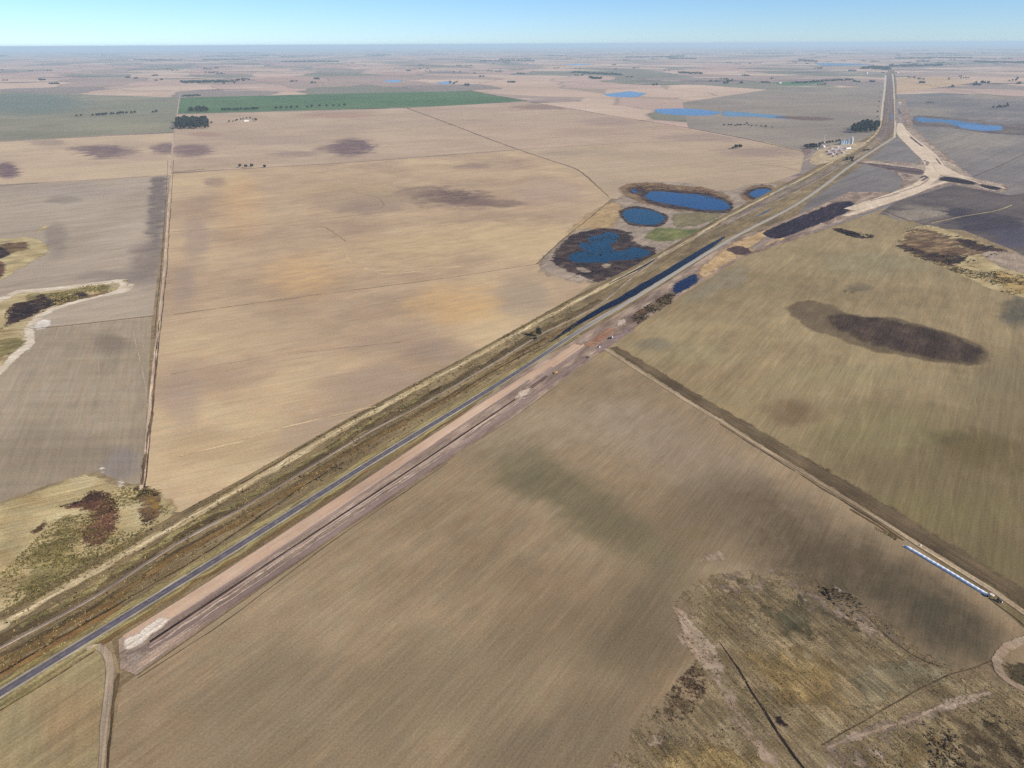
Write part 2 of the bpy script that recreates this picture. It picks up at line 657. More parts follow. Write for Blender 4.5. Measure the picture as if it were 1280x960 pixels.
# far strips and fields
F('verge', [(-600, 300), (300, 215), (900, 215), (1700, 330), (1700, 1300), (-600, 1300)], soil('roadside_earth', [A(128, 110, 82), A(146, 127, 98), A(162, 143, 114)], HW, 60, (120, 4, .14), None, (1.8, .22)), smooth=False)
M_farbeige = soil('soil_far_beige', [A(178, 156, 138), A(192, 168, 146), A(202, 178, 152)], LN, 700, (1600, 50, .10), None, (14, .06))
M_fargrey = soil('soil_far_grey', [A(138, 128, 118), A(150, 138, 126), A(160, 147, 133)], LN, 600, (1600, 50, .10), None, (14, .07))
F('field', [(860, 160), (853, 128), (960, 112), (1108, 108), (1103, 140), (1098, 163), (1060, 185), (1008, 189)], M_fargrey, smooth=False)
F('field', [(1120, 118), (1180, 116), (1500, 132), (1500, 320), (1280, 260), (1262, 243), (1190, 231), (1000, 297), (925, 282), (1065, 207), (1119, 172)],
  soil('soil_east', [A(116, 110, 110), A(128, 121, 119), A(140, 131, 127)], heading((1217, 221), (1280, 193)), 330, (900, 26, .12), None, (6, .10),
       spots=[(1210, 175, 60, 14, A(160, 148, 132), .6, .5), (1150, 142, 40, 8, A(160, 146, 128), .6, .5), (1260, 120, 50, 5, A(172, 152, 130), .6, .5),
              (1010, 250, 40, 10, A(118, 108, 102), .7, .5)]), smooth=False)
F('field', [(1121, 98), (1180, 95), (1215, 104), (1160, 111), (1121, 116)], soil('soil_tan_east', [A(188, 160, 128), A(200, 172, 140)], LN, 600, (1600, 50, .08), None, (14, .05)), smooth=False)
# left of the straight dirt road
F('field', [(-200, 108), (223, 122), (218, 165), (-200, 187)],
  soil('winter_wheat', [A(130, 128, 108), A(142, 137, 117), A(153, 146, 126)], LN, 420, (1500, 40, .10), None, (10, .08),
       spots=[(30, 130, 75, 13, A(112, 122, 112), .9, .35), (150, 158, 60, 6, A(158, 150, 122), .6, .5), (180, 133, 45, 7, A(134, 134, 112), .7, .5)]), smooth=False)
F('field', [(-200, 188), (217, 166), (212, 219), (-200, 243)],
  soil('soil_cream', [A(186, 164, 140), A(198, 176, 148), A(206, 184, 152)], LN, 420, (1200, 34, .08), None, (8, .07),
       spots=[(135, 190, 34, 8, A(122, 98, 98), .95, .45), (110, 186, 22, 4, A(126, 102, 100), .8, .5), (208, 186, 18, 7, A(126, 102, 102), .9, .4),
              (8, 213, 16, 10, A(112, 88, 92), .95, .4), (60, 178, 22, 4, A(150, 130, 118), .7, .5), (175, 196, 30, 6, A(176, 150, 134), .6, .5)]), smooth=False)
F('field', [(-200, 244), (212, 220), (191, 394), (-200, 440)],
  soil('soil_grey', [A(164, 149, 132), A(175, 160, 142), A(184, 169, 151)], LN, 300, (700, 16, .07), (900, 30, .07, 0.4), (4, .08),
       spots=[(196, 262, 12, 60, A(122, 108, 102), .95, .45, 4), (186, 330, 24, 26, A(134, 118, 110), .8, .5), (78, 250, 20, 5, A(138, 124, 114), .7, .5),
              (70, 300, 14, 20, A(132, 118, 108), .6, .6), (150, 346, 50, 8, A(136, 122, 114), .7, .5), (90, 240, 60, 8, A(166, 150, 142), .5, .5)]), smooth=False)
F('field', [(-200, 441), (190, 395), (178, 604), (166, 606), (120, 590), (60, 606), (0, 628), (-200, 690)],
  soil('soil_grey_near', [A(152, 137, 116), A(162, 147, 126), A(172, 156, 135)], VR, 220, (420, 9, .07), (300, 14, .06, 1.2), (2.5, .10),
       spots=[(140, 430, 25, 12, A(126, 112, 98), .7, .5), (150, 580, 26, 20, A(142, 130, 124), .8, .5), (60, 560, 60, 30, A(138, 124, 108), .5, .6)]), smooth=False)
# green crop and the pale fields beyond
F('field', [(226, 122), (430, 117), (587, 113.5), (660, 126), (544, 133), (400, 137.5), (222, 142)],
  soil('green_crop', [A(80, 108, 70), A(90, 116, 76), A(102, 124, 84)], LN, 700, (1500, 60, .08), None, (12, .08)), smooth=False)
F('field', [(221, 143), (400, 138.5), (509, 135), (649, 187), (430, 203.5), (213, 216)],
  soil('soil_mid_left', [A(176, 154, 134), A(186, 163, 140), A(196, 174, 148)], LN, 420, (1200, 30, .08), None, (7, .08),
       spots=[(440, 184, 26, 11, A(116, 92, 94), .97, .35), (418, 186, 22, 5, A(126, 102, 100), .8, .5), (240, 188, 26, 8, A(124, 100, 100), .9, .45),
              (370, 192, 30, 4, A(150, 128, 118), .7, .5), (420, 144, 50, 3, A(176, 138, 118), .8, .5), (255, 168, 20, 3, A(168, 134, 116), .8, .4),
              (350, 176, 60, 6, A(170, 148, 132), .6, .5), (579, 149, 15, 3.2, A(118, 100, 92), .95, .3), (572, 155, 10, 2.2, A(126, 106, 96), .9, .3)]), smooth=False)
F('field', [(510, 135), (660, 127), (760, 145), (860, 161), (1006, 190), (960, 178), (817, 177), (650, 187)],
  soil('soil_mid', [A(176, 152, 132), A(186, 162, 140), A(194, 170, 148)], LN, 420, (1200, 30, .08), None, (7, .08),
       spots=[(680, 134, 40, 3, A(146, 118, 106), .8, .5), (760, 152, 35, 5, A(166, 140, 128), .7, .5), (880, 172, 60, 5, A(152, 132, 120), .6, .5)]), smooth=False)
F('field', [(650, 187), (817, 177), (960, 178), (1006, 190), (1000, 216), (930, 240), (905, 262), (764, 248), (723, 212)],
  soil('soil_mid_right', [A(174, 154, 130), A(184, 162, 136), A(192, 170, 142)], LN, 420, (1200, 26, .08), None, (6, .08),
       spots=[(945, 190, 50, 6, A(152, 128, 118), .7, .5), (850, 214, 60, 7, A(190, 166, 136), .6, .5), (700, 192, 26, 3, A(162, 140, 124), .6, .5)]), smooth=False)
M_central = soil('soil_central', [A(170, 146, 122), A(188, 163, 134), A(204, 180, 144)], LN, 240, (800, 12, .045), (700, 20, .04, .35), (3.0, .09), tram=(34, .07, 0.0),
                 spots=[(560, 247, 62, 11, A(112, 90, 84), .95, .45, 4), (610, 254, 50, 5, A(128, 104, 94), .8, .5), (520, 238, 26, 5, A(142, 118, 104), .7, .5),
                        (590, 208, 22, 3.5, A(146, 122, 110), .8, .5), (270, 228, 14, 6, A(156, 128, 112), .8, .5), (300, 255, 26, 36, A(206, 168, 122), .6, .7),
                        (380, 345, 46, 26, A(208, 170, 120), .6, .7), (430, 240, 70, 10, A(184, 158, 122), .6, .5), (460, 250, 80, 12, A(170, 146, 122), .6, .5),
                        (480, 318, 90, 20, A(202, 174, 134), .6, .5), (620, 295, 100, 20, A(204, 178, 136), .6, .5), (460, 260, 40, 8, A(150, 128, 114), .6, .6),
                        (570, 380, 55, 24, A(206, 168, 116), .65, .7), (650, 370, 34, 26, A(164, 146, 126), .7, .5), (500, 425, 60, 18, A(160, 136, 118), .55, .6),
                        (290, 470, 34, 16, A(168, 144, 124), .5, .6), (225, 495, 24, 40, A(168, 146, 130), .6, .6), (280, 560, 70, 22, A(182, 156, 120), .6, .5),
                        (470, 480, 60, 20, A(168, 146, 128), .6, .6), (550, 440, 40, 14, A(150, 130, 116), .5, .6), (245, 300, 16, 26, A(164, 142, 130), .6, .5),
                        (330, 410, 90, 20, A(186, 162, 132), .5, .6), (400, 530, 70, 16, A(172, 150, 128), .6, .5, -28), (690, 240, 44, 16, A(178, 154, 134), .7, .5),
                        (560, 215, 60, 8, A(190, 164, 132), .5, .6), (230, 360, 14, 26, A(160, 140, 130), .5, .6)])
F('field', [(213, 217), (430, 204), (649, 187.5), (723, 213), (764, 249), (700, 302), (671, 330), (740, 354), (712, 375), (620, 426), (520, 478), (446, 518),
            (300, 600), (228, 640), (180, 640), (179, 600), (192, 470), (205, 330)], M_central, smooth=False)
# right of the highway
M_ne = soil('stubble_ne', [A(138, 121, 90), A(153, 135, 102), A(164, 146, 111)], HW, 230, (260, 7, .09), (300, 12, .05, .25), (2.2, .13), bands=(46, .05, 0.12), tram=(31, .10, 0.12),
            spots=[(1230, 680, 230, 120, A(106, 92, 64), .75, .75, 15), (1150, 560, 170, 60, A(120, 105, 76), .7, .7, 10), (1290, 500, 80, 60, A(118, 104, 78), .7, .7), (900, 470, 60, 14, A(150, 128, 96), .6, .5), (985, 515, 38, 14, A(118, 94, 70), .75, .6), (1220, 560, 60, 22, A(108, 92, 60), .8, .55, 10),  # leading big dark ovals: lens falloff to the right painted into the stubble
                   (1180, 548, 30, 10, A(98, 88, 58), .7, .6), (1275, 390, 22, 18, A(92, 86, 72), .9, .5), (1075, 360, 16, 5, A(120, 106, 86), .8, .5),
                   (860, 440, 60, 16, A(160, 146, 110), .5, .5), (1100, 330, 70, 14, A(150, 140, 108), .6, .5), (900, 355, 40, 12, A(140, 130, 110), .6, .5, -30),
                   (1180, 640, 80, 30, A(128, 116, 78), .6, .6), (1240, 700, 50, 26, A(116, 106, 72), .6, .6), (1050, 470, 80, 14, A(150, 136, 100), .6, .6),
                   (1100, 540, 80, 26, A(140, 128, 90), .6, .6), (815, 430, 20, 8, A(128, 118, 96), .8, .5), (1240, 480, 40, 20, A(134, 120, 92), .6, .6)])
F('field', [(700, 486), (740, 446), (800, 405), (860, 364), (930, 322), (1000, 298), (1105, 263), (1190, 285), (1500, 430), (1500, 960), (1280, 800), (1130, 690), (950, 575), (775, 465)], M_ne, smooth=False)
M_fg = soil('stubble_foreground', [A(141, 121, 95), A(153, 133, 106), A(164, 144, 116)], HW, 190, (260, 4, .05), (200, 9, .04, -.22), (1.7, .14), bands=(34, .02, 0.0), tram=(27, .08, 0.0),
            spots=[(650, 585, 46, 26, A(108, 100, 72), .75, .7, 25), (720, 625, 80, 30, A(110, 101, 74), .8, .7, 28), (800, 680, 80, 36, A(112, 101, 75), .7, .7, 30), (800, 780, 54, 70, A(108, 95, 74), .75, .7, 20),
                   (880, 590, 120, 44, A(148, 131, 112), .6, .7, 33), (760, 530, 60, 34, A(160, 143, 122), .6, .7), (640, 540, 60, 34, A(158, 142, 118), .5, .7), (990, 670, 130, 46, A(104, 88, 68), .9, .75, 30), (1110, 750, 130, 60, A(88, 76, 58), .9, .75, 28),  # closing pair of dark ovals: right-hand lens falloff put into the field colour
                   (1180, 780, 70, 34, A(78, 70, 54), .8, .7, 20), (560, 860, 170, 60, A(128, 112, 88), .6, .7, -25), (330, 880, 100, 60, A(128, 114, 92), .5, .7, -30), (700, 930, 120, 50, A(112, 98, 78), .65, .7, -20),
                   (870, 668, 18, 9, A(146, 130, 92), .7, .5), (760, 810, 60, 50, A(112, 98, 76), .5, .7), (700, 760, 80, 40, A(138, 116, 90), .6, .7, -30), (880, 660, 60, 40, A(116, 98, 76), .7, .7, 20)])
F('field', [(172, 843), (420, 669), (649, 517), (740, 448), (775, 449), (950, 560), (1130, 673), (1235, 746), (1280, 786), (1500, 930), (1500, 1110), (120, 1110), (134, 960), (152, 858)],
  M_fg, smooth=False)
F('field', [(-200, 1015), (0, 887), (122, 809), (131, 830), (131, 862), (112, 1110), (-200, 1200)],
  soil('stubble_left', [A(148, 134, 100), A(158, 142, 106), A(166, 148, 112)], HW, 90, (160, 5, .10), (120, 8, .10, 1.0), (1.5, .16),
       spots=[(85, 900, 40, 50, A(152, 124, 92), .6, .6), (30, 930, 30, 30, A(152, 138, 104), .6, .6), (95, 840, 24, 14, A(150, 136, 100), .5, .6)]), smooth=False)
F('field', [(1098, 268), (1120, 252), (1192, 231), (1262, 244), (1290, 240), (1500, 300), (1500, 420), (1330, 345), (1265, 312), (1205, 288), (1160, 284), (1130, 272)],
  soil('soil_ploughed_wet', [A(86, 76, 76), A(98, 88, 86), A(116, 104, 98)], heading((1150, 290), (1280, 250)), 200, (500, 10, .12), None, (4, .12),
       spots=[(1235, 280, 60, 14, A(66, 58, 68), .95, .5, 12), (1150, 266, 34, 9, A(136, 124, 112), .9, .4), (1270, 300, 30, 12, A(82, 76, 92), .8, .5),
              (1225, 252, 40, 6, A(96, 88, 88), .6, .5)]), smooth=False)

# ------------------------------------------------------------------ ground surfaces inside the landscape
def surf(name, cols, ang=0.0, big=60.0, rag=.55, asc=14.0, streak=(60., 5., .14), fine=(1.6, .25), opacity=1.0, spots=(), lohi=(.34, .66), aniso=1.0):
    return soil(name, cols, ang, big, streak, None, fine, spots, rag, asc, lohi, opacity=opacity, aniso=aniso)


def P(name, px, mat, fade=8.0, **k):
    return sheet(name, px, mat, fade * 1.7, **k)


M_tan = surf('dry_tan_grass', [A(164, 144, 104), A(184, 166, 124), A(198, 182, 142)], LN, 50, .5, 12)
M_pale = surf('pale_bare_silt', [A(200, 184, 162), A(216, 202, 182), A(228, 216, 198)], LN, 40, .5, 10)
M_white = surf('salt_crust', [A(222, 212, 202), A(236, 228, 220)], LN, 30, .6, 7)
M_dark = surf('wet_dark_sedge', [A(40, 28, 28), A(58, 42, 40), A(86, 64, 52)], LN, 26, .8, 9, (30, 5, .2), (1.6, .35))
M_brown = surf('brown_sedge', [A(88, 66, 46), A(112, 88, 62), A(140, 116, 82)], LN, 26, .9, 10, (30, 5, .2), (1.6, .35))
M_red = surf('red_brown_reeds', [A(84, 56, 44), A(108, 76, 60), A(130, 96, 76)], LN, 22, .8, 8, (20, 4, .2), (1.4, .4))
M_olive = surf('olive_sedge', [A(110, 100, 64), A(136, 124, 82), A(158, 144, 100)], LN, 24, .9, 10, (20, 4, .2), (1.5, .4))
M_green = surf('marsh_grass', [A(98, 104, 60), A(118, 120, 72), A(138, 132, 88)], HW, 40, .6, 14)
M_mud = surf('marsh_mud', [A(146, 130, 118), A(162, 146, 130), A(174, 158, 142)], HW, 60, .6, 16)
M_rim = surf('dark_wet_rim', [A(44, 34, 40), A(66, 52, 52), A(96, 78, 68)], LN, 24, .7, 9, (24, 5, .2), (2, .3))
M_brim = surf('brown_rim', [A(104, 80, 58), A(128, 102, 76), A(150, 124, 92)], LN, 40, .8, 14)
M_bare = surf('bare_grey_soil', [A(150, 132, 116), A(164, 146, 130), A(176, 160, 142)], HW, 30, .8, 9, (30, 3, .15), (1.4, .2))
M_stain = surf('dark_soil_stain', [A(98, 80, 64), A(114, 96, 78), A(132, 114, 90)], HW, 40, .35, 26, (120, 6, .16), (2.2, .2), aniso=1.3, opacity=.5)
M_stain2 = surf('darker_soil_stain', [A(62, 48, 42), A(78, 62, 54), A(100, 82, 68)], HW, 30, .35, 24, (90, 5, .22), (2.2, .25), aniso=1.8, opacity=.78)

# --- bogs in the grey fields on the left
P('bog', [(-60, 303), (-10, 299), (20, 297), (46, 296.5), (66, 311), (52, 322), (25, 338), (2, 351), (-60, 372)], M_tan, 7, jitter=1.2)
P('bog', [(-60, 318), (-10, 308), (18, 302), (38, 303), (40, 310), (14, 318), (-12, 330), (-60, 340)], M_brown, 8, jitter=1.2)
P('bog', [(-30, 330), (4, 326), (10, 340), (-4, 350), (-40, 356)], M_red, 6, jitter=1)
P('bog', [(-14, 312), (8, 309), (16, 317), (0, 324), (-18, 326)], M_dark, 6, jitter=1)
P('silt', [(40, 290), (52, 283), (64, 280), (62, 284), (50, 290)], M_tan, 5)
P('bog', [(-60, 385), (0, 371), (18, 362.5), (60, 359.5), (110, 353.5), (162, 349), (171, 355), (165, 363), (130, 371), (92, 381), (64, 392), (52, 401), (44, 411), (46, 428),
          (30, 442), (0, 472), (-60, 520)], M_pale, 3.5, jitter=.8)
P('bog', [(-60, 393), (2, 377), (22, 366), (62, 363), (112, 357), (152, 354), (150, 361), (122, 369), (84, 379), (54, 391), (40, 403), (34, 414), (38, 426),
          (20, 440), (-6, 466), (-60, 500)], M_tan, 5, jitter=1.2)
P('bog', [(30, 370), (70, 364), (112, 358.5), (140, 356), (138, 361), (100, 366), (60, 372), (30, 378)], M_olive, 6, jitter=1.2)
P('bog', [(2, 408), (8, 386), (22, 377), (42, 374), (48, 366), (62, 368), (66, 373), (92, 366), (114, 365.5), (116, 371), (92, 376), (74, 381), (52, 390), (28, 401), (6, 411), (-20, 424), (-40, 430)], M_dark, 6, jitter=1.4)
P('bog', [(66, 378), (110, 369), (138, 362), (136, 367), (100, 375), (70, 382)], M_brown, 6, jitter=1)
P('bog', [(-60, 440), (0, 424), (30, 420), (36, 428), (10, 445), (-10, 462), (-60, 480)], M_olive, 8, jitter=1.2, )
P('salt_flat', [(38, 412), (44, 403), (54, 398.5), (65, 399), (65.5, 406), (56, 412)], M_white, 3.5, jitter=.6)
P('salt_flat', [(33, 438), (38, 428), (46, 424), (42, 433), (34, 440)], M_white, 3.5)

# --- marsh beside the old road, lower left
P('marsh', [(-200, 720), (-60, 652), (0, 628), (60, 606), (116, 590), (150, 600), (180, 604), (222, 624), (226, 640), (190, 672), (150, 698), (0, 778), (-200, 880)], M_tan, 7, jitter=2)
P('salt_flat', [(118, 588), (126, 582), (136, 584), (140, 591), (130, 593)], M_white, 4, jitter=.8)
P('salt_flat', [(140, 602), (150, 597), (160, 604), (156, 611), (146, 610)], M_white, 5, jitter=1)
P('marsh', [(20, 735), (28, 690), (62, 668), (76, 642), (98, 640), (106, 662), (108, 690), (140, 690), (160, 672), (186, 664), (170, 690), (110, 716), (60, 740), (4, 762)], M_olive, 9, jitter=2.5)
P('marsh', [(34, 668), (48, 650), (58, 645), (62, 655), (48, 668)], M_brown, 5, jitter=1.2)
P('marsh', [(72, 634), (84, 628), (100, 626), (112, 615), (132, 613), (147, 628), (151, 648), (146, 664), (130, 682), (104, 684), (96, 668), (106, 648), (102, 636), (84, 640)], M_red, 5, jitter=1.8)
P('marsh', [(76, 632), (96, 626), (114, 614), (134, 616), (130, 624), (110, 628), (92, 636)], M_dark, 4, jitter=1.5)
P('marsh', [(166, 612), (180, 606), (202, 615), (205, 636), (196, 654), (180, 656), (170, 640)], M_brown, 5, jitter=1.6)
P('marsh', [(170, 610), (192, 612), (202, 618), (198, 624), (182, 620), (178, 634), (170, 630)], M_dark, 4, jitter=1.5)
P('marsh', [(178, 646), (192, 644), (194, 654), (182, 656)], M_dark, 4, jitter=1)
P('marsh', [(184, 618), (200, 622), (202, 636), (190, 640)], surf('ochre_sedge', [A(140, 108, 50), A(158, 126, 62), A(170, 140, 80)], 0, 20, .7, 7), 4)

# --- ponds beside the railway
P('marsh', [(764, 249), (788, 231), (850, 227), (905, 238), (935, 230), (978, 232), (966, 250), (912, 276), (860, 303), (806, 332), (742, 356), (668, 334), (690, 306)], M_mud, 16, jitter=2)
P('marsh', [(768, 236), (800, 228), (860, 232), (905, 240), (922, 252), (918, 264), (895, 268), (850, 264), (805, 256), (775, 244)], M_brim, 12, jitter=2)
P('marsh', [(690, 312), (712, 284), (762, 252), (782, 256), (770, 284), (720, 290)], surf('tan_rim', [A(166, 140, 104), A(184, 158, 118)], HW, 40, .7, 14), 12, jitter=1.5)
P('marsh', [(802, 297), (812, 286), (840, 284), (871, 285), (893, 272), (906, 270), (880, 288), (862, 297), (837, 302), (814, 302)], M_green, 9, jitter=1.5)
P('marsh', [(836, 272), (870, 264), (905, 268), (890, 276), (868, 284), (840, 283)], surf('olive_grass', [A(122, 112, 84), A(138, 126, 94)], HW, 40, .6, 14), 9, jitter=1.5)
P('marsh', [(922, 244), (934, 234), (966, 231), (976, 240), (962, 252), (934, 256)], M_brim, 8, jitter=1.5)
P('bog', [(686, 326), (696, 308), (713, 294), (733, 288), (754, 285), (792, 291), (796, 303), (824, 311), (812, 330), (776, 343), (748, 354), (732, 348), (700, 336)], M_rim, 6, jitter=2)
P('silt', [(748, 331), (757, 328.5), (766, 330), (764, 335), (754, 335.5)], M_mud, 4, jitter=.8)
P('silt', [(716, 334), (728, 333), (742, 340), (730, 342)], M_mud, 4, jitter=.8)
P('bog', [(772, 264), (790, 257.5), (816, 261), (838, 272), (832, 281), (806, 284), (780, 279)], M_rim, 5, jitter=1)
P('bog', [(796, 243), (806, 237), (845, 237.5), (892, 243), (918, 254), (919, 263), (892, 267), (850, 262), (808, 254)], M_rim, 7, jitter=1.2)
P('bog', [(928, 242), (944, 234), (968, 236), (967, 248), (942, 251)], M_rim, 6, jitter=1.2)
P('bog', [(784, 236), (796, 232), (812, 238), (800, 246), (788, 242)], M_rim, 6, jitter=1.2)


def water_mat(name, c, rough=.08, rag=.35, asc=9.0):
    SEED[0] += 3.7
    N = NT(name)
    p = N.pos()
    n1 = N.noise(N.mapped(p, .5, 60, 20, SEED[0]), 1.0, 4, .6)
    col = N.scale(c, N.rng(n1, .3, .7, .8, 1.2, False))
    fd = N.attrib('fade')
    an = N.noise(p, 1 / asc, 4, .65)
    al = N.rng(N.math('ADD', fd, N.math('MULTIPLY', N.math('SUBTRACT', an, .5), 2 * rag)), .2, .5)
    shal = N.noise(N.mapped(p, .4, 16, 9, SEED[0] + 1), 1.0, 5, .65)
    sh_ = N.rng(N.math('ADD', fd, N.math('MULTIPLY', N.math('SUBTRACT', shal, .5), 1.3)), .15, .7, .8, 0)
    col = N.mix(sh_, col, (c[0] * .7 + .035, c[1] * .55 + .03, c[2] * .4 + .022, 1))
    rp = N.noise(N.mapped(p, .9, 5, 1.6), 1.0, 3, .6)
    return N.finish(col, rough, .12, al, (rp, .12, .12), IOR=1.33)


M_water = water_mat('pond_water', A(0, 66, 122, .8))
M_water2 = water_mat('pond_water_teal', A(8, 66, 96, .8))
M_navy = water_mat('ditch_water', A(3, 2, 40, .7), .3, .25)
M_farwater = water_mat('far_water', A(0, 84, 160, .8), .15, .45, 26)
WA = dict(jitter=.9)
P('pond', [(803, 246), (809, 240.5), (842, 240.5), (887, 245.5), (913, 254.5), (915, 260), (893, 263.5), (854, 258.5), (814, 251)], M_water, 7, **WA)
P('pond', [(787, 237), (793, 235), (798, 240), (792, 242)], M_water, 3)
P('pond', [(776, 269), (779, 263), (792, 260.3), (814, 263), (834, 273), (828, 279), (806, 281.3), (783, 276.5)], M_water2, 5, **WA)
P('pond', [(708.9, 323.7), (713.7, 316.7), (724.4, 312.5), (730.0, 313.9), (721.6, 306.9), (724.4, 302.6), (737.0, 303.5), (732.8, 298.4), (737.0, 295.6), (752.5, 292.8), (758.1, 289.4), (772.2, 291.4), (775.0, 297.0), (771.6, 301.2), (763.7, 305.5), (768.0, 311.1), (772.2, 313.9), (780.6, 312.5), (789.0, 308.3), (800.3, 309.7), (815.8, 313.9), (811.5, 319.5), (797.5, 323.7), (780.6, 326.5), (772.2, 325.1), (760.9, 327.1), (758.1, 329.9), (746.9, 328.0), (732.8, 328.8), (718.7, 328.8)], water_mat('marsh_pool', A(10, 62, 92, .8), .1, .6, 6), 3, jitter=.7, step=3, smooth=False)
P('pond', [(934, 242), (945, 236.5), (966, 238), (963, 246), (944, 248)], M_water, 4, **WA)
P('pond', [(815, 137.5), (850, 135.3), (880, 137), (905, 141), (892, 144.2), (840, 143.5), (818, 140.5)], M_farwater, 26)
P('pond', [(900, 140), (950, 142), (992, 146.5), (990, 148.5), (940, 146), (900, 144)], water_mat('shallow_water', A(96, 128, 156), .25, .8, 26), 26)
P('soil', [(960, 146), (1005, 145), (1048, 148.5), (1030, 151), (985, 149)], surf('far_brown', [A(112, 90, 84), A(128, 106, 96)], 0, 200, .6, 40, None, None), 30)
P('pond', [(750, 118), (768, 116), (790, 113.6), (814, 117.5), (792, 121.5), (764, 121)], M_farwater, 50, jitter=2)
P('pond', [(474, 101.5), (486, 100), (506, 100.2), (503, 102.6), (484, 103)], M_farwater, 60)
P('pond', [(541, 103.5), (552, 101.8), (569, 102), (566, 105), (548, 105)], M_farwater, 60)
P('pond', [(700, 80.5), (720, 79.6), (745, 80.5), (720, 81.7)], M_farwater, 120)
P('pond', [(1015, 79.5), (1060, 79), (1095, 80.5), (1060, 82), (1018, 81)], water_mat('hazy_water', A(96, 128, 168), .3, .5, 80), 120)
P('marsh', [(1138, 145), (1170, 145.5), (1215, 149), (1262, 155), (1320, 157), (1330, 168), (1262, 168), (1220, 166), (1180, 159), (1140, 156)],
  surf('far_marsh', [A(92, 82, 84), A(112, 100, 96), A(128, 114, 106)], 0, 160, .7, 40, None, (8, .2)), 24, jitter=1.5)
M_w3 = water_mat('marsh_water', A(20, 76, 130), .2, 2.2, 26)
P('pond', [(1140, 147), (1167, 148), (1190, 149.5), (1223, 154.8), (1255, 158.3), (1257, 162), (1228, 163), (1196, 158.5), (1178, 154), (1142, 151)], M_w3, 20, jitter=1.4)
P('pond', [(1192, 156), (1225, 156.5), (1256, 158.5), (1255, 162.5), (1230, 163.5), (1200, 160)], M_farwater, 14, jitter=1.2)

M_sdark = surf('swamp_dark', [A(40, 28, 26), A(60, 44, 38), A(96, 74, 58)], LN, 26, 1.2, 12, (40, 5, .25), (1.8, .35), aniso=2.2)
M_sbrown = surf('swamp_brown', [A(88, 66, 48), A(116, 92, 68), A(160, 134, 100)], LN, 24, 1.2, 12, (40, 5, .25), (1.8, .35), aniso=2.2)
# --- dark hollow and brushy swamp in the field on the right
P('soil_stain', [(978, 385), (1000, 374), (1040, 380), (1065, 391), (1122, 396), (1180, 411), (1226, 428), (1246, 445), (1232, 459), (1185, 457), (1125, 447), (1085, 441), (1035, 421), (1005, 411)], M_stain, 12, jitter=2)
P('soil_stain', [(1018, 396), (1040, 388), (1068, 391), (1122, 397), (1178, 412), (1224, 429), (1245, 445), (1230, 458), (1185, 455), (1126, 445), (1080, 432), (1040, 412)], M_stain2, 22, jitter=2)
P('soil_stain', [(1052, 364), (1066, 357), (1082, 361), (1074, 366), (1060, 368)], surf('grey_stain', [A(120, 106, 88), A(132, 118, 96)], HW, 40, .9, 16), 12)
P('swamp', [(1128, 288), (1136, 284), (1167, 281), (1212, 297), (1262, 314), (1330, 345), (1330, 400), (1278, 374), (1240, 364), (1180, 336), (1120, 309), (1119, 298)], M_tan, 9, jitter=2)
P('swamp', [(1122, 300), (1135, 289), (1165, 287), (1200, 299), (1258, 313), (1240, 322), (1205, 320), (1200, 333), (1160, 326), (1130, 314)], M_sbrown, 14, jitter=2.5)
P('swamp', [(1119, 302), (1124, 300), (1150, 312), (1172, 316), (1200, 314), (1212, 322), (1195, 334), (1165, 328), (1140, 318), (1122, 310)], M_sdark, 12, jitter=2.5)
P('swamp', [(1190, 294), (1225, 302), (1262, 314), (1240, 318), (1205, 310)], M_sdark, 12, jitter=2)
P('silt', [(1220, 316), (1262, 314), (1330, 340), (1330, 352), (1275, 342), (1240, 330)], M_bare, 10, jitter=1.5)
P('swamp', [(1235, 340), (1275, 344), (1330, 356), (1330, 392), (1278, 370), (1250, 362)], surf('gold_sedge', [A(150, 124, 78), A(172, 146, 96), A(186, 162, 112)], LN, 26, .8, 9), 8, jitter=1.5)
P('soil_stain', [(1106, 268), (1135, 262), (1165, 262), (1190, 268), (1150, 276), (1120, 276)], surf('grey_margin', [A(140, 128, 116), A(152, 140, 126)], HW, 60, .7, 20), 10)
P('swamp', [(1038, 286), (1052, 285), (1070, 290), (1084, 296), (1092, 294), (1093, 297.5), (1080, 298.5), (1060, 295)], M_dark, 4, jitter=1)

# --- rough pasture in the bottom right corner
M_pgold = surf('golden_pasture', [A(120, 100, 66), A(142, 121, 82), A(162, 140, 100)], TR, 22, .7, 14, (18, 3, .22), (1.1, .4))
M_polive = surf('olive_pasture', [A(108, 94, 70), A(130, 114, 86), A(152, 135, 106)], TR, 22, 1.0, 11, (18, 3, .22), (1.1, .4))
M_pgreen = surf('dark_green_pasture', [A(74, 70, 50), A(90, 84, 62), A(108, 99, 76)], TR, 26, .6, 16, (18, 3, .22), (1.1, .4))
M_pdark = surf('dark_brush', [A(66, 54, 38), A(88, 74, 54), A(112, 96, 72)], TR, 14, 1.1, 8, (12, 3, .25), (1.1, .45))
M_pgrey = surf('grey_gravelly_soil', [A(116, 100, 84), A(144, 126, 110), A(168, 150, 134)], TR, 24, 1.2, 8, (40, 3, .25), (1.0, .3))
M_pbare = surf('bare_pink_soil', [A(146, 126, 106), A(164, 144, 124), A(178, 158, 138)], TR, 20, 1.0, 9, (30, 3, .15), (1.0, .2))
P('pasture', [(740, 975), (790, 912), (830, 868), (862, 832), (850, 790), (842, 752), (880, 720), (940, 712), (1000, 718), (1050, 735), (1110, 778), (1150, 810), (1192, 836), (1240, 826), (1268, 815), (1340, 800),
              (1500, 900), (1500, 1100), (720, 1100)], M_polive, 16, jitter=4)
P('pasture', [(888, 724), (940, 712), (1004, 718), (1010, 730), (950, 740), (900, 750), (870, 745)], M_pgrey, 18, jitter=3)
P('pasture', [(868, 700), (884, 688), (906, 688), (912, 700), (890, 706)], M_pbare, 9, jitter=2, )
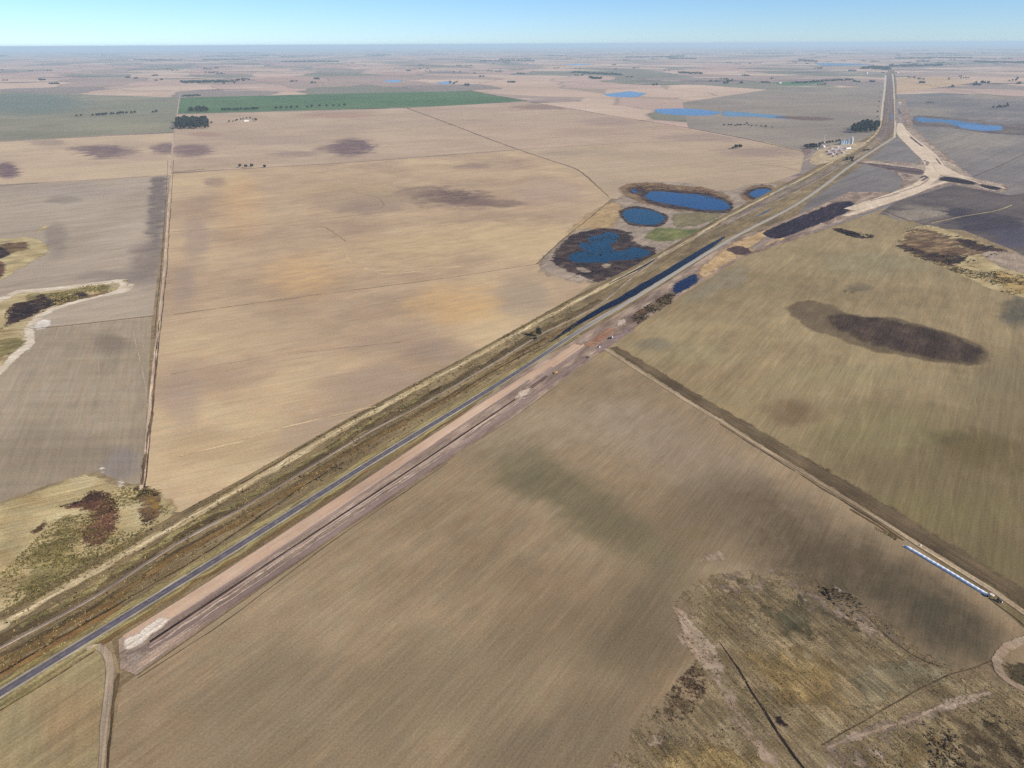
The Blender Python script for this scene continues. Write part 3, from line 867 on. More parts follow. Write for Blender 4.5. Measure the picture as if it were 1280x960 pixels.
P('pasture', [(935, 752), (970, 738), (1010, 740), (1040, 770), (1062, 806), (1050, 816), (1000, 812), (970, 806), (940, 788)], M_pgreen, 24, jitter=3)
P('pasture', [(990, 744), (1030, 730), (1060, 740), (1100, 775), (1130, 806), (1110, 812), (1070, 795), (1030, 775)], M_pgrey, 16, jitter=3)
P('pasture', [(1020, 732), (1044, 730), (1062, 742), (1050, 750), (1030, 745)], M_pdark, 6, jitter=2)
P('pasture', [(1040, 760), (1062, 772), (1085, 790), (1070, 792), (1046, 778)], M_pdark, 6, jitter=2)
P('pasture', [(905, 808), (960, 800), (1050, 812), (1078, 850), (1060, 890), (1015, 932), (990, 905), (950, 880), (925, 840)], M_pgold, 20, jitter=3)
P('pasture', [(1060, 850), (1110, 820), (1180, 822), (1200, 838), (1150, 870), (1090, 900), (1070, 885)], surf('grey_pasture', [A(116, 106, 82), A(134, 122, 96), A(146, 134, 108)], TR, 20, 1.0, 10, (18, 3, .2), (1.1, .35)), 9, jitter=3)
P('pasture', [(1020, 935), (1100, 905), (1160, 892), (1120, 930), (1080, 980), (1020, 1010)], M_pgrey, 16, jitter=3)
P('pasture', [(1150, 890), (1210, 878), (1260, 900), (1340, 960), (1330, 1040), (1180, 1040), (1160, 960), (1175, 920)], M_pdark, 24, jitter=3)
P('pasture', [(1100, 940), (1160, 900), (1200, 910), (1190, 960), (1150, 990), (1090, 985)], M_pgold, 20, jitter=3)
P('pasture', [(866, 828), (884, 838), (880, 870), (862, 896), (838, 905), (818, 896), (836, 866)], M_pdark, 7, jitter=2.5)
P('pasture', [(884, 838), (905, 850), (920, 880), (926, 905), (905, 925), (890, 900)], M_polive, 8, jitter=2.5)
P('pasture', [(800, 935), (850, 915), (930, 925), (985, 950), (985, 1010), (790, 1010)], M_pgold, 18, jitter=3)
P('bare_soil', [(842, 752), (856, 760), (880, 788), (902, 815), (912, 850), (926, 880), (946, 905), (982, 960), (960, 968), (920, 908), (898, 876), (878, 842), (856, 814), (847, 792), (841, 768)], M_pbare, 5, jitter=3)
P('bare_soil', [(800, 930), (818, 918), (850, 918), (872, 924), (864, 935), (830, 938), (808, 940)], M_pbare, 7, jitter=3)
P('bare_soil', [(745, 968), (764, 948), (782, 938), (795, 942), (786, 955), (768, 972)], M_pbare, 7, jitter=3)
P('bare_soil', [(1140, 900), (1160, 884), (1200, 872), (1236, 864), (1244, 874), (1205, 886), (1170, 900), (1150, 906)], M_pbare, 8, jitter=3)
P('soil', [(1252, 832), (1272, 824), (1300, 838), (1330, 860), (1290, 870), (1262, 852)], surf('dark_pen_soil', [A(66, 58, 42), A(84, 74, 54)], TR, 20, .6, 8), 5)
P('soil', [(1196, 838), (1244, 836), (1256, 858), (1275, 872), (1250, 880), (1210, 868)], M_polive, 7, jitter=2)

# ------------------------------------------------------------------ the transport corridor
EDGE_L = [(-120, 830), (0, 765), (150, 681), (300, 600), (446, 517), (530, 474), (620, 425), (712, 374), (790, 334), (859, 296), (910, 266), (1000, 220), (1062, 184), (1098, 163), (1102, 134), (1106, 98), (1110, 88)]
EDGE_R = [(1118, 88), (1120, 98), (1121, 124), (1124, 168), (1075, 208), (1010, 252), (985, 285), (930, 320), (860, 363), (800, 405), (740, 449), (649, 518), (420, 670), (172, 845), (150, 838), (140, 800),
          (0, 890), (-120, 960)]
M_verge = soil('verge_grass', [A(112, 96, 70), A(132, 114, 84), A(148, 130, 98)], HW, 60, (140, 3.2, .2), (60, 6, .10, .15), (1.7, .3), aniso=2.5)
sheet('verge', EDGE_L + EDGE_R, M_verge, smooth=False)


def band(name, cols, ang=HW, rag=.6, asc=6.0, fine=(1.5, .28), streak=(90, 2.2, .2), big=30, aniso=3.0):
    return surf(name, cols, ang, big, rag, asc, streak, fine, aniso=aniso)


M_old = band('old_road_tan', [A(160, 140, 104), A(186, 166, 128), A(206, 188, 152)], rag=.7)
M_scrub = band('verge_scrub', [A(76, 62, 42), A(98, 82, 56), A(126, 108, 76)], rag=.9)
M_scrub2 = band('verge_scrub_brown', [A(108, 82, 52), A(128, 102, 64), A(146, 122, 84)], rag=.9)
M_yel = band('verge_yellow_grass', [A(132, 120, 78), A(152, 138, 92), A(168, 154, 112)], rag=.8)
M_ballast = band('ballast', [A(136, 122, 110), A(154, 140, 128), A(172, 158, 146)], rag=.35, fine=(.9, .25))
M_ditch = band('ditch_sedge', [A(44, 34, 22), A(62, 50, 32), A(88, 72, 46)], rag=.9)
M_should = band('road_shoulder', [A(164, 154, 132), A(184, 174, 154), A(200, 190, 170)], rag=.5, fine=(1.0, .15))

OLD = [(-60, 816), (0, 781), (150, 696), (300, 611), (446, 526), (525, 483), (620, 432), (712, 381), (733, 370), (859, 302), (910, 271), (1000, 225), (1018, 215), (1064, 189), (1086, 175), (1097.5, 165),
       (1101.5, 150), (1103, 134), (1106, 110), (1108.5, 94)]
RAIL = [(-60, 842), (25, 797), (115, 748), (225, 678), (300, 637), (462, 540), (525, 507), (620, 452), (682, 415), (712, 401), (751, 379), (803, 337), (865, 299), (1000, 237), (1075, 193), (1102, 174),
        (1108, 155), (1110, 128), (1111, 105), (1112.5, 92)]
ROAD = [(-60, 904), (0, 867), (120, 793), (240, 719), (300, 681.5), (460, 580), (620, 482), (662, 455), (724, 414), (793, 373), (910, 301), (1000, 253), (1065, 206), (1092, 188), (1118, 171.5)]
ROAD_N = [(1118, 171.5), (1119, 160), (1119, 140), (1118, 124), (1117, 105), (1115.5, 92)]


def off(line, dy, a=0, b=None):
    return [(x, y + dy(x) if callable(dy) else y + dy) for x, y in line[a:b]]


strip('scrub', off(RAIL, lambda x: -9 + x * .006, 0, 11), 17, M_scrub, soft=.7, wob=4)
strip('scrub', off(RAIL, lambda x: -15 + x * .01, 1, 7), 10, M_olive, soft=.8, wob=4)
strip('scrub', off(RAIL, lambda x: 17 - x * .012, 0, 10), 14, M_scrub2, soft=.8, wob=3)
strip('verge', off(RAIL, lambda x: 11 - x * .006, 0, 9), 7, M_scrub, soft=.8, wob=2)
strip('scrub', [(-60, 872), (0, 843), (75, 802), (150, 756)], 15, surf('russet_grass', [A(122, 90, 54), A(142, 110, 68), A(156, 128, 84)], HW, 16, .8, 7), soft=.8, wob=2)
strip('verge', off(ROAD, lambda x: -11 + x * .008, 0, 9), 10, M_yel, soft=.8, wob=2)
strip('verge', off(ROAD, lambda x: 11 - x * .008, 0, 9), 9, M_yel, soft=.8, wob=2)
strip('verge', off(ROAD, lambda x: 17 - x * .014, 2, 9), 6, M_scrub2, soft=.9, wob=3)
strip('dirt_road', OLD, 15, M_old, soft=.6, wob=1.5)
strip('dirt_road', OLD[:12], 5, band('old_road_pale', [A(186, 168, 132), A(208, 190, 156), A(222, 206, 174)], rag=.9), soft=.8, wob=1.5)
strip('verge', off(OLD, lambda x: -7 + x * .003, 3, 13), 3.0, M_scrub, soft=.8, wob=1.5)
# thin dark drain between the railway and the highway
strip('ditch', [(-60, 878), (60, 806), (175, 740), (232, 707), (300, 663), (368, 615), (430, 578)], 2.6, M_ditch, soft=.6, wob=1.0)
strip('ditch', [(560, 500), (600, 474), (650, 446), (700, 421)], 3, M_ditch, soft=.7, wob=1.0)
# flooded borrow ditch
strip('ditch_water', [(688, 427.5), (704, 416.5), (720, 405.5), (751, 387.5), (777, 374), (814, 352), (852, 330), (879, 313), (906, 296)], [2, 12, 18, 22, 22, 21, 19, 16, 6], M_navy, soft=.2, wob=.8)
strip('ditch_water', [(944, 271), (953, 267), (964, 261.5)], [3, 7, 3], M_water, soft=.5)
strip('ditch_water', [(761, 355), (785, 343), (806, 332), (822, 322)], [3, 6, 7, 3], M_navy, soft=.6)
strip('ditch_water', [(966, 243), (985, 233), (1000, 226)], [2, 4, 2], M_water, soft=.6)
strip('verge', [(905, 280), (950, 256), (1000, 232), (1050, 206)], 40, band('far_verge', [A(118, 102, 90), A(134, 118, 104), A(150, 134, 118)], rag=.5), soft=.6)
strip('verge', [(1097, 178), (1109, 160), (1112, 130), (1113, 92)], [70, 80, 100, 120], band('far_verge_north', [A(112, 96, 88), A(126, 108, 100), A(138, 120, 110)], rag=.4, asc=20), soft=.4, step=60)
strip('verge', [(1050, 206), (1080, 190), (1100, 172)], 40, band('far_verge_tan', [A(140, 122, 100), A(156, 138, 114)], rag=.5), soft=.6)

# railway: ballast bank, sleepers implied by the ballast colour, two rails
bank = strip('railway_track', RAIL, 4.6, M_ballast, step=16, soft=.3, profile=[(-1, .02), (-.62, .55), (0, .57), (.62, .55), (1, .02)])
zr = bank.data.vertices[0].co.z - .02
M_rail = plain('rail_steel', (.16, .12, .10, 1), .45, .7)
M_sleeper = plain('sleeper_wood', (.10, .085, .07, 1), .9)


def offset_line(W, d):
    t = np.gradient(W, axis=0)
    t /= np.linalg.norm(t, axis=1)[:, None]
    return W + np.stack([-t[:, 1], t[:, 0]], 1) * d


RW = resample_world(RAIL, 16)
for s_ in (-.5, .5):
    strip('rail', None, .075, M_rail, z=zr + .74, soft=0, world=offset_line(RW, s_), kind=None, parent=bank, profile=[(-1, -.16), (-1, 0), (1, 0), (1, -.16)])
# sleepers of the nearest kilometre, as one part
SW = resample_world(RAIL[:8], 1.6)
tt = np.gradient(SW, axis=0)
tt /= np.linalg.norm(tt, axis=1)[:, None]
V, Fc = [], []
for (x, y), (tx, ty) in zip(SW, tt):
    i = len(V)
    for a_, b_, h_ in ((-.12, -1.15, 0), (.12, -1.15, 0), (.12, 1.15, 0), (-.12, 1.15, 0), (-.12, -1.15, .1), (.12, -1.15, .1), (.12, 1.15, .1), (-.12, 1.15, .1)):
        V.append((x + tx * a_ - ty * b_, y + ty * a_ + tx * b_, zr + .48 + h_))
    Fc += [(i + 4, i + 5, i + 6, i + 7), (i, i + 1, i + 5, i + 4), (i + 1, i + 2, i + 6, i + 5), (i + 2, i + 3, i + 7, i + 6), (i + 3, i, i + 4, i + 7)]
mesh_obj('sleepers', V, Fc, M_sleeper, 'stuff', bank)

# highway: shoulders, asphalt with faded paint
strip('road_shoulder', ROAD, [12.5, 12.5, 12.5, 12, 12, 13, 15, 17], M_should, soft=.35)
N = NT('asphalt')
p_ = N.pos()
ac = N.attrib('across')
al = N.attrib('along')
n1 = N.noise(p_, .12, 5, .6)
n2 = N.noise(p_, 1.1, 4, .7)
col = N.ramp(n1, [A(88, 81, 90), A(99, 92, 100), A(116, 108, 112)])
col = N.scale(col, N.rng(n2, .33, .67, .88, 1.12, False))
tr = N.math('ABSOLUTE', N.math('SUBTRACT', N.math('ABSOLUTE', ac), .5))
col = N.scale(col, N.rng(tr, .1, .3, .93, 1.04))
edge = N.rng(N.math('ABSOLUTE', N.math('SUBTRACT', N.math('ABSOLUTE', ac), .93)), .018, .03, .7, 0)
dash = N.math('LESS_THAN', N.math('FRACT', N.math('DIVIDE', al, 12.0)), .38)
mid = N.math('MULTIPLY', N.rng(N.math('ABSOLUTE', ac), .02, .035, .75, 0), dash)
wear = N.rng(N.noise(p_, .5, 4, .7), .35, .6, .3, 1)
col = N.mix(N.math('MULTIPLY', N.math('MAXIMUM', edge, mid), wear), col, A(206, 204, 200))
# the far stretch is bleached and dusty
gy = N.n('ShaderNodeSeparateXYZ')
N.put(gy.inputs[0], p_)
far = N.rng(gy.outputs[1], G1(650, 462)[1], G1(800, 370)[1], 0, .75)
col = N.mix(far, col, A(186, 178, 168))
M_asph = N.finish(col, .85, .25)
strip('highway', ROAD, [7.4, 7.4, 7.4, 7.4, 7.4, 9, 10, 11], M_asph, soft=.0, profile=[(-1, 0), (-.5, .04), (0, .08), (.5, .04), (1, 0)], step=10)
strip('highway', ROAD_N, [12, 16, 26], band('pale_road', [A(184, 168, 150), A(200, 184, 166), A(212, 198, 180)], rag=.4, asc=20), soft=.4, step=40)
strip('dirt_road', [(1107, 94), (1106, 110), (1103, 134), (1101.5, 150)], [34, 24, 14], band('pale_road_west', [A(186, 172, 158), A(202, 188, 172), A(212, 198, 182)], rag=.4, asc=20), soft=.4, step=40)

# ------------------------------------------------------------------ the new road under construction
OUT = [(150, 836), (148, 800), (160, 792), (394, 640), (560, 531), (660, 460), (793, 380), (914, 300), (1000, 268), (1062, 240), (1119, 240), (1129, 229), (1126, 221), (1119, 215), (1098, 209), (1068, 203), (1082, 200),
       (1149, 205), (1153, 199), (1142, 186), (1124, 172), (1119, 150), (1118.5, 124), (1131, 123), (1142, 160), (1180, 191), (1217, 222), (1262, 232), (1257, 240), (1236, 239), (1190, 230), (1126, 249), (1000, 297),
       (930, 321), (860, 363), (800, 405), (740, 448), (649, 517), (420, 669), (170, 844)]
M_site = soil('worked_soil', [A(118, 99, 88), A(148, 128, 114), A(182, 160, 142)], HW, 26, (140, 2.2, .18), (50, 6, .12, .2), (1.6, .24), aniso=3)
sheet('bare_ground', OUT, M_site, smooth=False)
M_peach = surf('peach_subbase', [A(190, 160, 138), A(206, 177, 153), A(217, 190, 166)], HW, 60, .3, 8, (220, 1.6, .10), (1.2, .10), aniso=4)
M_pink = surf('pink_grey_soil', [A(130, 110, 104), A(147, 126, 118), A(164, 143, 134)], HW, 40, .4, 6, (200, 1.3, .18), (1.2, .14), aniso=4)
M_lip = surf('pale_spoil', [A(172, 152, 138), A(194, 176, 160), A(210, 192, 176)], HW, 14, 1.0, 3.5, (30, 1.4, .2), (.9, .25), aniso=2)
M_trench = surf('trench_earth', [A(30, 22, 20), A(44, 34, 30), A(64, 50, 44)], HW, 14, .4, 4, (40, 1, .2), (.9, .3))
PE = [(160, 800), (178, 788), (277, 725), (420, 631), (500, 578), (560, 537.5), (620, 498), (662, 470.5), (690, 453), (722, 431)]
TRN = [(187, 802.5), (277, 743), (420, 648.5), (489, 603), (620, 515.5), (651, 494.5)]
strip('bare_ground', [(165, 820), (280, 758), (420, 664), (620, 526), (735, 446)], 9, M_pink, soft=.4)
strip('road_base', PE, [16, 15.5, 15.5, 15.5, 16, 16, 16, 16, 15, 12], M_peach, soft=.12)
strip('road_base', off(PE, lambda x: 15.5 - x * .0165, 1, 8), 4.5, M_pink, soft=.5)
strip('road_base', off(PE, lambda x: 12 - x * .0125, 1, 8), .9, M_lip, soft=.5)
P('road_base', [(152, 802), (176, 786), (205, 768), (216, 773), (208, 784), (190, 797), (170, 812), (155, 815)], surf('white_marl', [A(196, 182, 168), A(212, 198, 184), A(222, 210, 196)], HW, 18, .5, 6), 2.5, jitter=1)
P('bare_ground', [(156, 815), (172, 812), (186, 806), (178, 828), (166, 838), (155, 830)], surf('grey_marl', [A(150, 134, 122), A(164, 148, 136)], HW, 12, .6, 5), 2.5, jitter=1)
# trench: a flat strip of dark wet soil with a bank of thrown-up earth on its far side
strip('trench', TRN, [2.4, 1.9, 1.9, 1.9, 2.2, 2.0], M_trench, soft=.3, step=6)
strip('spoil_bank', off(TRN, lambda x: 4.4 - x * .0035), 2.0, M_pink, step=4, wob=.5, profile=[(-1, 0), (-.45, .55), (.1, .8), (.6, .4), (1, 0)], soft=.25)
strip('spoil_bank', off(TRN, lambda x: 9.5 - x * .009), 3.0, M_lip, soft=.9, wob=1.4, step=4)
strip('bare_ground', off(TRN, lambda x: 20.5 - x * .0215, 0, 6), 1.6, M_lip, soft=.9, wob=1.0, step=4)
strip('ditch', [(172, 848), (280, 778), (420, 674), (560, 579)], .8, M_ditch, soft=.7, wob=.5)
# northern half of the works
M_tanfill = surf('tan_fill', [A(176, 144, 104), A(190, 160, 118), A(202, 174, 134)], HW, 30, .8, 9)
M_redfill = surf('red_fill', [A(146, 106, 84), A(160, 122, 98), A(170, 136, 112)], HW, 20, .9, 7)
strip('road_base', [(666, 480), (700, 457), (722, 440), (733, 432)], [11, 12, 11, 8], M_pink, soft=.3)
strip('road_base', [(690, 459), (712, 444), (730, 431)], 6, M_peach, soft=.5)
strip('bare_ground', [(660, 488), (672, 479), (684, 470)], 7, surf('dark_tracked_soil', [A(104, 80, 74), A(120, 96, 88)], HW, 14, .6, 5), soft=.5)
P('road_base', [(640, 496), (652, 484), (668, 484), (662, 494), (648, 502)], M_lip, 5, jitter=1)
P('bare_ground', [(728, 433), (742, 420), (766, 408), (772, 412), (760, 424), (742, 434)], M_redfill, 5, jitter=1)
P('bare_ground', [(742, 436), (770, 416), (790, 408), (796, 410), (770, 430), (748, 444)], surf('mauve_soil', [A(134, 114, 112), A(150, 130, 124)], HW, 16, .6, 6), 5, jitter=1)
P('bare_ground', [(768, 404), (776, 398), (786, 399), (782, 406), (772, 409)], M_lip, 4, jitter=.8)
P('scrub', [(786, 398), (800, 386), (820, 374), (838, 364), (846, 368), (838, 380), (815, 394), (796, 406)], M_scrub, 7, jitter=1.6)
P('scrub', [(792, 390), (806, 382), (812, 386), (800, 394)], M_red, 5, jitter=1.2)
P('pond', [(838, 362), (848, 351), (864, 342), (874, 343), (876, 350), (862, 360), (848, 368), (840, 368)], water_mat('puddle_navy', A(14, 22, 66, .9), .15, 1.5, 7), 5, jitter=1.8)
P('bare_ground', [(870, 338), (890, 321), (914, 305), (955, 287), (985, 279), (985, 295), (955, 309), (930, 320), (900, 337), (880, 350)], M_tanfill, 5, jitter=1)
P('bare_ground', [(905, 313), (918, 307), (938, 311), (943, 316), (930, 320), (915, 317)], surf('dark_strip_soil', [A(74, 54, 54), A(92, 72, 68)], HW, 14, .7, 6, (30, 2, .2)), 5, jitter=1)
P('bare_ground', [(934, 311), (952, 298), (966, 293), (982, 294), (962, 304), (944, 313)], surf('grey_strip_soil', [A(140, 126, 116), A(156, 140, 128)], HW, 14, .7, 6, (30, 2, .2)), 5, jitter=1)
P('bare_ground', [(952, 292), (975, 280), (1005, 268), (1045, 253), (1070, 253), (1064, 263), (1044, 273), (1008, 287), (984, 296), (966, 299)],
  surf('wet_black_soil', [A(34, 24, 38), A(48, 36, 50), A(70, 54, 62)], HW, 16, .4, 6, (90, 2.5, .4), (1.6, .3), aniso=4), 3, jitter=.4)

# the junction
M_jpeach = surf('junction_subbase', [A(202, 182, 160), A(216, 197, 174), A(226, 209, 188)], heading((1128, 168), (1161, 197)), 60, .35, 10, (200, 4, .12), (3, .08))
M_jgrey = surf('junction_grey', [A(134, 118, 110), A(148, 132, 122)], HW, 40, .5, 10, (80, 4, .15), (2, .15))
M_jdark = surf('junction_dark', [A(84, 70, 72), A(100, 84, 84), A(120, 104, 100)], heading((1080, 205), (1155, 214)), 40, .6, 9, (80, 4, .2), (2, .15))
M_jblack = surf('junction_black', [A(36, 28, 36), A(50, 40, 46)], 0, 30, .5, 8)
P('bare_ground', [(1124, 160), (1140, 160), (1160, 174), (1182, 193), (1200, 209), (1222, 224), (1258, 232), (1254, 239), (1236, 238), (1190, 229), (1128, 248), (1070, 270), (1050, 272), (1064, 256), (1100, 246), (1128, 232), (1134, 222),
  (1122, 213), (1098, 208), (1072, 203.5), (1084, 201), (1148, 206), (1154, 199), (1144, 187), (1126, 172)], surf('junction_pale_soil', [A(154, 137, 124), A(174, 156, 140), A(192, 174, 156)], HW, 50, .5, 12, (120, 4, .16), (3, .16)), 8, jitter=.6)
strip('bare_ground', [(1124, 128), (1125, 145), (1128, 160)], [50, 36, 30], surf('junction_north', [A(140, 128, 126), A(156, 144, 140)], VR, 40, .5, 14), soft=.4)
P('bare_ground', [(1121, 136), (1126, 136), (1128, 143), (1122, 143)], surf('junction_wet', [A(92, 84, 92), A(104, 96, 102)], 0, 40, .5, 14), 10)
P('bare_ground', [(1122, 127), (1128, 127), (1128, 131), (1123, 131)], M_white, 10)
P('pond', [(1112.5, 141), (1116.5, 140.5), (1117, 151), (1113, 152)], M_farwater, 8)
strip('road_base', [(1074, 203.5), (1098, 207), (1120, 211), (1140, 214), (1158, 216)], [21.7, 34.1, 46.5, 49.6, 40.3], M_jdark, soft=.35)
strip('road_base', [(1080, 202.5), (1110, 206.5), (1140, 209.5), (1156, 212)], 7.5, M_jpeach, soft=.6)
strip('road_base', [(1125, 154), (1128, 167), (1136, 176), (1146, 184), (1158, 194), (1166, 203), (1168, 212), (1163, 222), (1150, 232), (1128, 240.5), (1108, 247.5), (1085, 255), (1062, 262)],
      [24, 44, 58, 62, 62, 70, 84, 78, 66, 58, 52, 48, 40], M_jpeach, soft=.25)
strip('road_base', [(1132, 163), (1142, 172), (1156, 183), (1168, 193), (1178, 206), (1184, 215), (1200, 221)], [10.8, 12.4, 12.4, 14.0, 14.0, 12.4, 9.3], M_jpeach, soft=.5)
strip('bare_ground', [(1138, 171.5), (1146, 178), (1153, 183)], 13.5, M_jdark, soft=.5)
strip('bare_ground', [(1170, 198), (1176, 206), (1180, 213)], 7.5, M_jdark, soft=.5)
strip('bare_ground', [(1154, 200), (1160, 203), (1158, 207)], 13.5, M_jgrey, soft=.5)
strip('bare_ground', [(1150, 223), (1156, 219.5), (1159, 222), (1152, 226)], 13.5, M_jdark, soft=.5)
strip('bare_ground', [(1116, 243), (1135, 237), (1152, 230.5), (1162, 223)], 6.0, M_jgrey, soft=.4)
strip('bare_ground', [(1088, 251), (1108, 246), (1124, 242)], 7.5, M_jgrey, soft=.5)
strip('road_base', [(1056, 270), (1078, 263), (1100, 256), (1135, 244.5), (1165, 232.5), (1186, 226)], 22, M_jpeach, soft=.35)
P('road_base', [(1164, 204), (1180, 206), (1200, 217), (1220, 224), (1192, 222), (1170, 217)], M_jpeach, 8, jitter=.6)
strip('road_base', [(1172, 216), (1190, 220), (1210, 225), (1226, 230)], [27.9, 21.7, 18.6, 12.4], M_jpeach, soft=.4)
strip('bare_ground', [(1177, 224), (1188, 224), (1204, 226), (1222, 229.5)], [34, 42, 36, 14], M_jblack, soft=.4)
strip('bare_ground', [(1180, 219), (1196, 222), (1212, 226)], 7.5, M_jdark, soft=.5)
strip('bare_ground', [(1224, 231), (1236, 233.5), (1252, 235.8)], [22, 30, 18], M_jblack, soft=.4)
strip('bare_ground', [(1244, 232), (1252, 234), (1256, 236)], 12.0, M_jpeach, soft=.5)

P('bare_ground', [(1172, 222), (1186, 220.5), (1204, 224), (1222, 228.5), (1221, 231.5), (1200, 229.5), (1184, 227.5), (1172, 225.5)], M_jblack, 8, jitter=.5)
P('bare_ground', [(1224, 230), (1238, 232), (1252, 234.8), (1252, 237.6), (1236, 237), (1224, 233.4)], M_jblack, 7, jitter=.5)
P('bare_ground', [(1082, 203.8), (1110, 206), (1140, 210), (1156, 213), (1156, 218.5), (1140, 218), (1115, 213.5), (1090, 207)], M_jdark, 9, jitter=.5)
# ------------------------------------------------------------------ lanes and field edges
M_lane = band('lane_dust', [A(178, 154, 136), A(196, 172, 152), A(208, 186, 164)], VR, rag=.5)
M_edge = band('field_edge_weeds', [A(98, 80, 62), A(116, 96, 74), A(134, 114, 90)], VR, rag=.9)
M_edged = band('field_edge_dark', [A(72, 58, 44), A(90, 74, 54), A(112, 94, 70)], VR, rag=.9)
VRD = [(176, 612), (180, 590), (191, 470), (197, 420), (201, 380), (205, 340), (209, 280), (212, 235), (214, 200), (218, 162), (222, 140), (224.5, 118), (226, 100), (227, 90)]
strip('dirt_road', VRD, [6, 6, 6, 6, 7, 10, 16, 26], M_lane, soft=.5)
strip('field_edge', [(x + 3, y) for x, y in VRD[:9]], 2.2, M_edged, soft=.7, wob=1)
strip('field_edge', [(x - 4, y) for x, y in VRD[3:9]], 1.8, M_edged, soft=.7, wob=1)
strip('field_edge', [(178, 606), (186, 540), (193, 470), (199, 400)], [6, 4, 3.5, 3], M_edge, soft=.9, wob=2)
strip('field_edge', [(-120, 428), (40, 411), (100, 405), (192, 395)], 3.0, M_edged, soft=.7, wob=1)
strip('lane', [(-120, 429.5), (40, 412.6), (100, 406.6), (192, 396.6)], 2.0, M_lane, soft=.7, wob=.6)
strip('field_edge', [(217, 393), (330, 377.5), (430, 364), (540, 350), (672, 330)], 3.2, M_edge, soft=.7, wob=1)
strip('field_edge', [(214, 290), (330, 281), (430, 271), (500, 262), (560, 256)], 3.2, M_edge, soft=.8, wob=1)
M_line = band('soil_line', [A(146, 122, 104), A(160, 136, 116)], LN, rag=1.2, asc=9)
M_lline = band('pale_soil_line', [A(200, 174, 138), A(212, 186, 150)], LN, rag=1.2, asc=9)
strip('soil_line', [(405, 266), (440, 264), (468, 262), (481, 257), (474, 248), (440, 240)], 5, M_line, soft=.8, wob=2)
strip('soil_line', [(432, 312), (436, 324), (452, 334), (482, 342), (530, 338), (585, 332), (645, 326)], 7, M_lline, soft=.8, wob=2)
strip('soil_line', [(225, 570), (300, 552), (380, 528), (470, 508)], 6, M_lline, soft=.9, wob=2)
strip('soil_line', [(214, 468), (300, 452), (420, 436), (500, 428)], 3, M_line, soft=.9, wob=1.5)
strip('soil_line', [(380, 284), (402, 283), (420, 292), (432, 302)], 5, M_line, soft=.9, wob=2)
strip('field_edge', [(-150, 243), (0, 231), (120, 224.5), (212, 219)], 7, M_edge, soft=.8, wob=2)
strip('field_edge', [(216, 217), (310, 210.5), (430, 203.8), (540, 195), (649, 187), (740, 181.5), (817, 177), (900, 174), (950, 172)], 8, M_edge, soft=.8, wob=2)
strip('field_edge', [(217, 215), (240, 213), (256, 211.5)], 14, M_edged, soft=.7, wob=2)
strip('lane', [(256, 212), (275, 208), (300, 207)], 20, M_tan, soft=.7)
strip('field_edge', [(508, 135), (560, 154), (612, 174), (648, 187), (690, 201), (723, 213), (764, 249)], [16, 14, 12, 12, 10, 8, 4], M_edge, soft=.7, wob=2)
strip('field_edge', [(587, 113), (659, 127), (720, 137), (759, 144), (860, 160), (930, 173), (1006, 190)], [30, 28, 24, 22, 18, 14], M_edge, soft=.7, wob=2)
strip('field_edge', [(764, 249), (740, 270), (700, 302), (671, 330)], 3, M_edged, soft=.7, wob=1)
strip('lane', [(745, 228), (755, 238), (764, 249)], 6, M_tan, soft=.7)
strip('lane', [(993, 206), (1014, 197), (1030, 189)], 10, M_tan, soft=.6)
strip('field_edge', [(940, 205), (980, 209), (1000, 214)], 5, M_edge, soft=.8)
strip('field_edge', [(1217, 221), (1250, 207), (1280, 193), (1340, 168)], [5, 6, 8], M_edged, soft=.8, wob=2)
strip('field_edge', [(1122, 100), (1180, 110), (1240, 119), (1340, 128)], 20, M_edge, soft=.8, wob=3)
strip('field_edge', [(1105, 263), (1120, 270), (1140, 277)], 4, M_edged, soft=.8, wob=1)
strip('lane', [(1165, 279), (1200, 271), (1250, 262), (1265, 256)], 6, M_tan, soft=.8, wob=1)
# farm track with its ploughed strip
TRK = [(756, 436), (772, 446.5), (800, 464), (850, 496), (906, 530), (950, 558), (1000, 588), (1050, 619), (1100, 650), (1140, 676), (1200, 713), (1240, 738), (1280, 766), (1340, 806), (1480, 900)]
TW = resample_world(TRK, 12)
strip('soil_stain', None, [22, 30, 34, 34, 32, 30, 28], soil('turned_strip', [A(90, 75, 55), A(104, 88, 66), A(118, 101, 77)], TR, 50, (120, 2.5, .16), None, (1.5, .2), (), .35, 7.0), soft=.7, wob=.4, world=offset_line(TW, 15.5))
strip('farm_track', TRK, [8, 7, 7, 7, 7.2, 7.6, 8], band('track_dust', [A(152, 132, 108), A(170, 150, 124), A(184, 164, 138)], TR, rag=.35), soft=.4)
strip('field_edge', [(900, 530), (950, 562), (1000, 593), (1060, 630), (1110, 662), (1130, 676)], [1.5, 2, 2, 3, 3.5, 2], M_edged, soft=.7, wob=.7)
strip('field_edge', [(1064, 637), (1090, 653), (1122, 673)], 3.0, surf('track_weeds', [A(84, 64, 40), A(104, 82, 50), A(134, 110, 70)], TR, 10, .8, 4), soft=.6, wob=.6)
strip('field_edge', [(1236, 748), (1252, 760), (1266, 770), (1282, 784)], 1.8, M_edged, soft=.7, wob=.5)
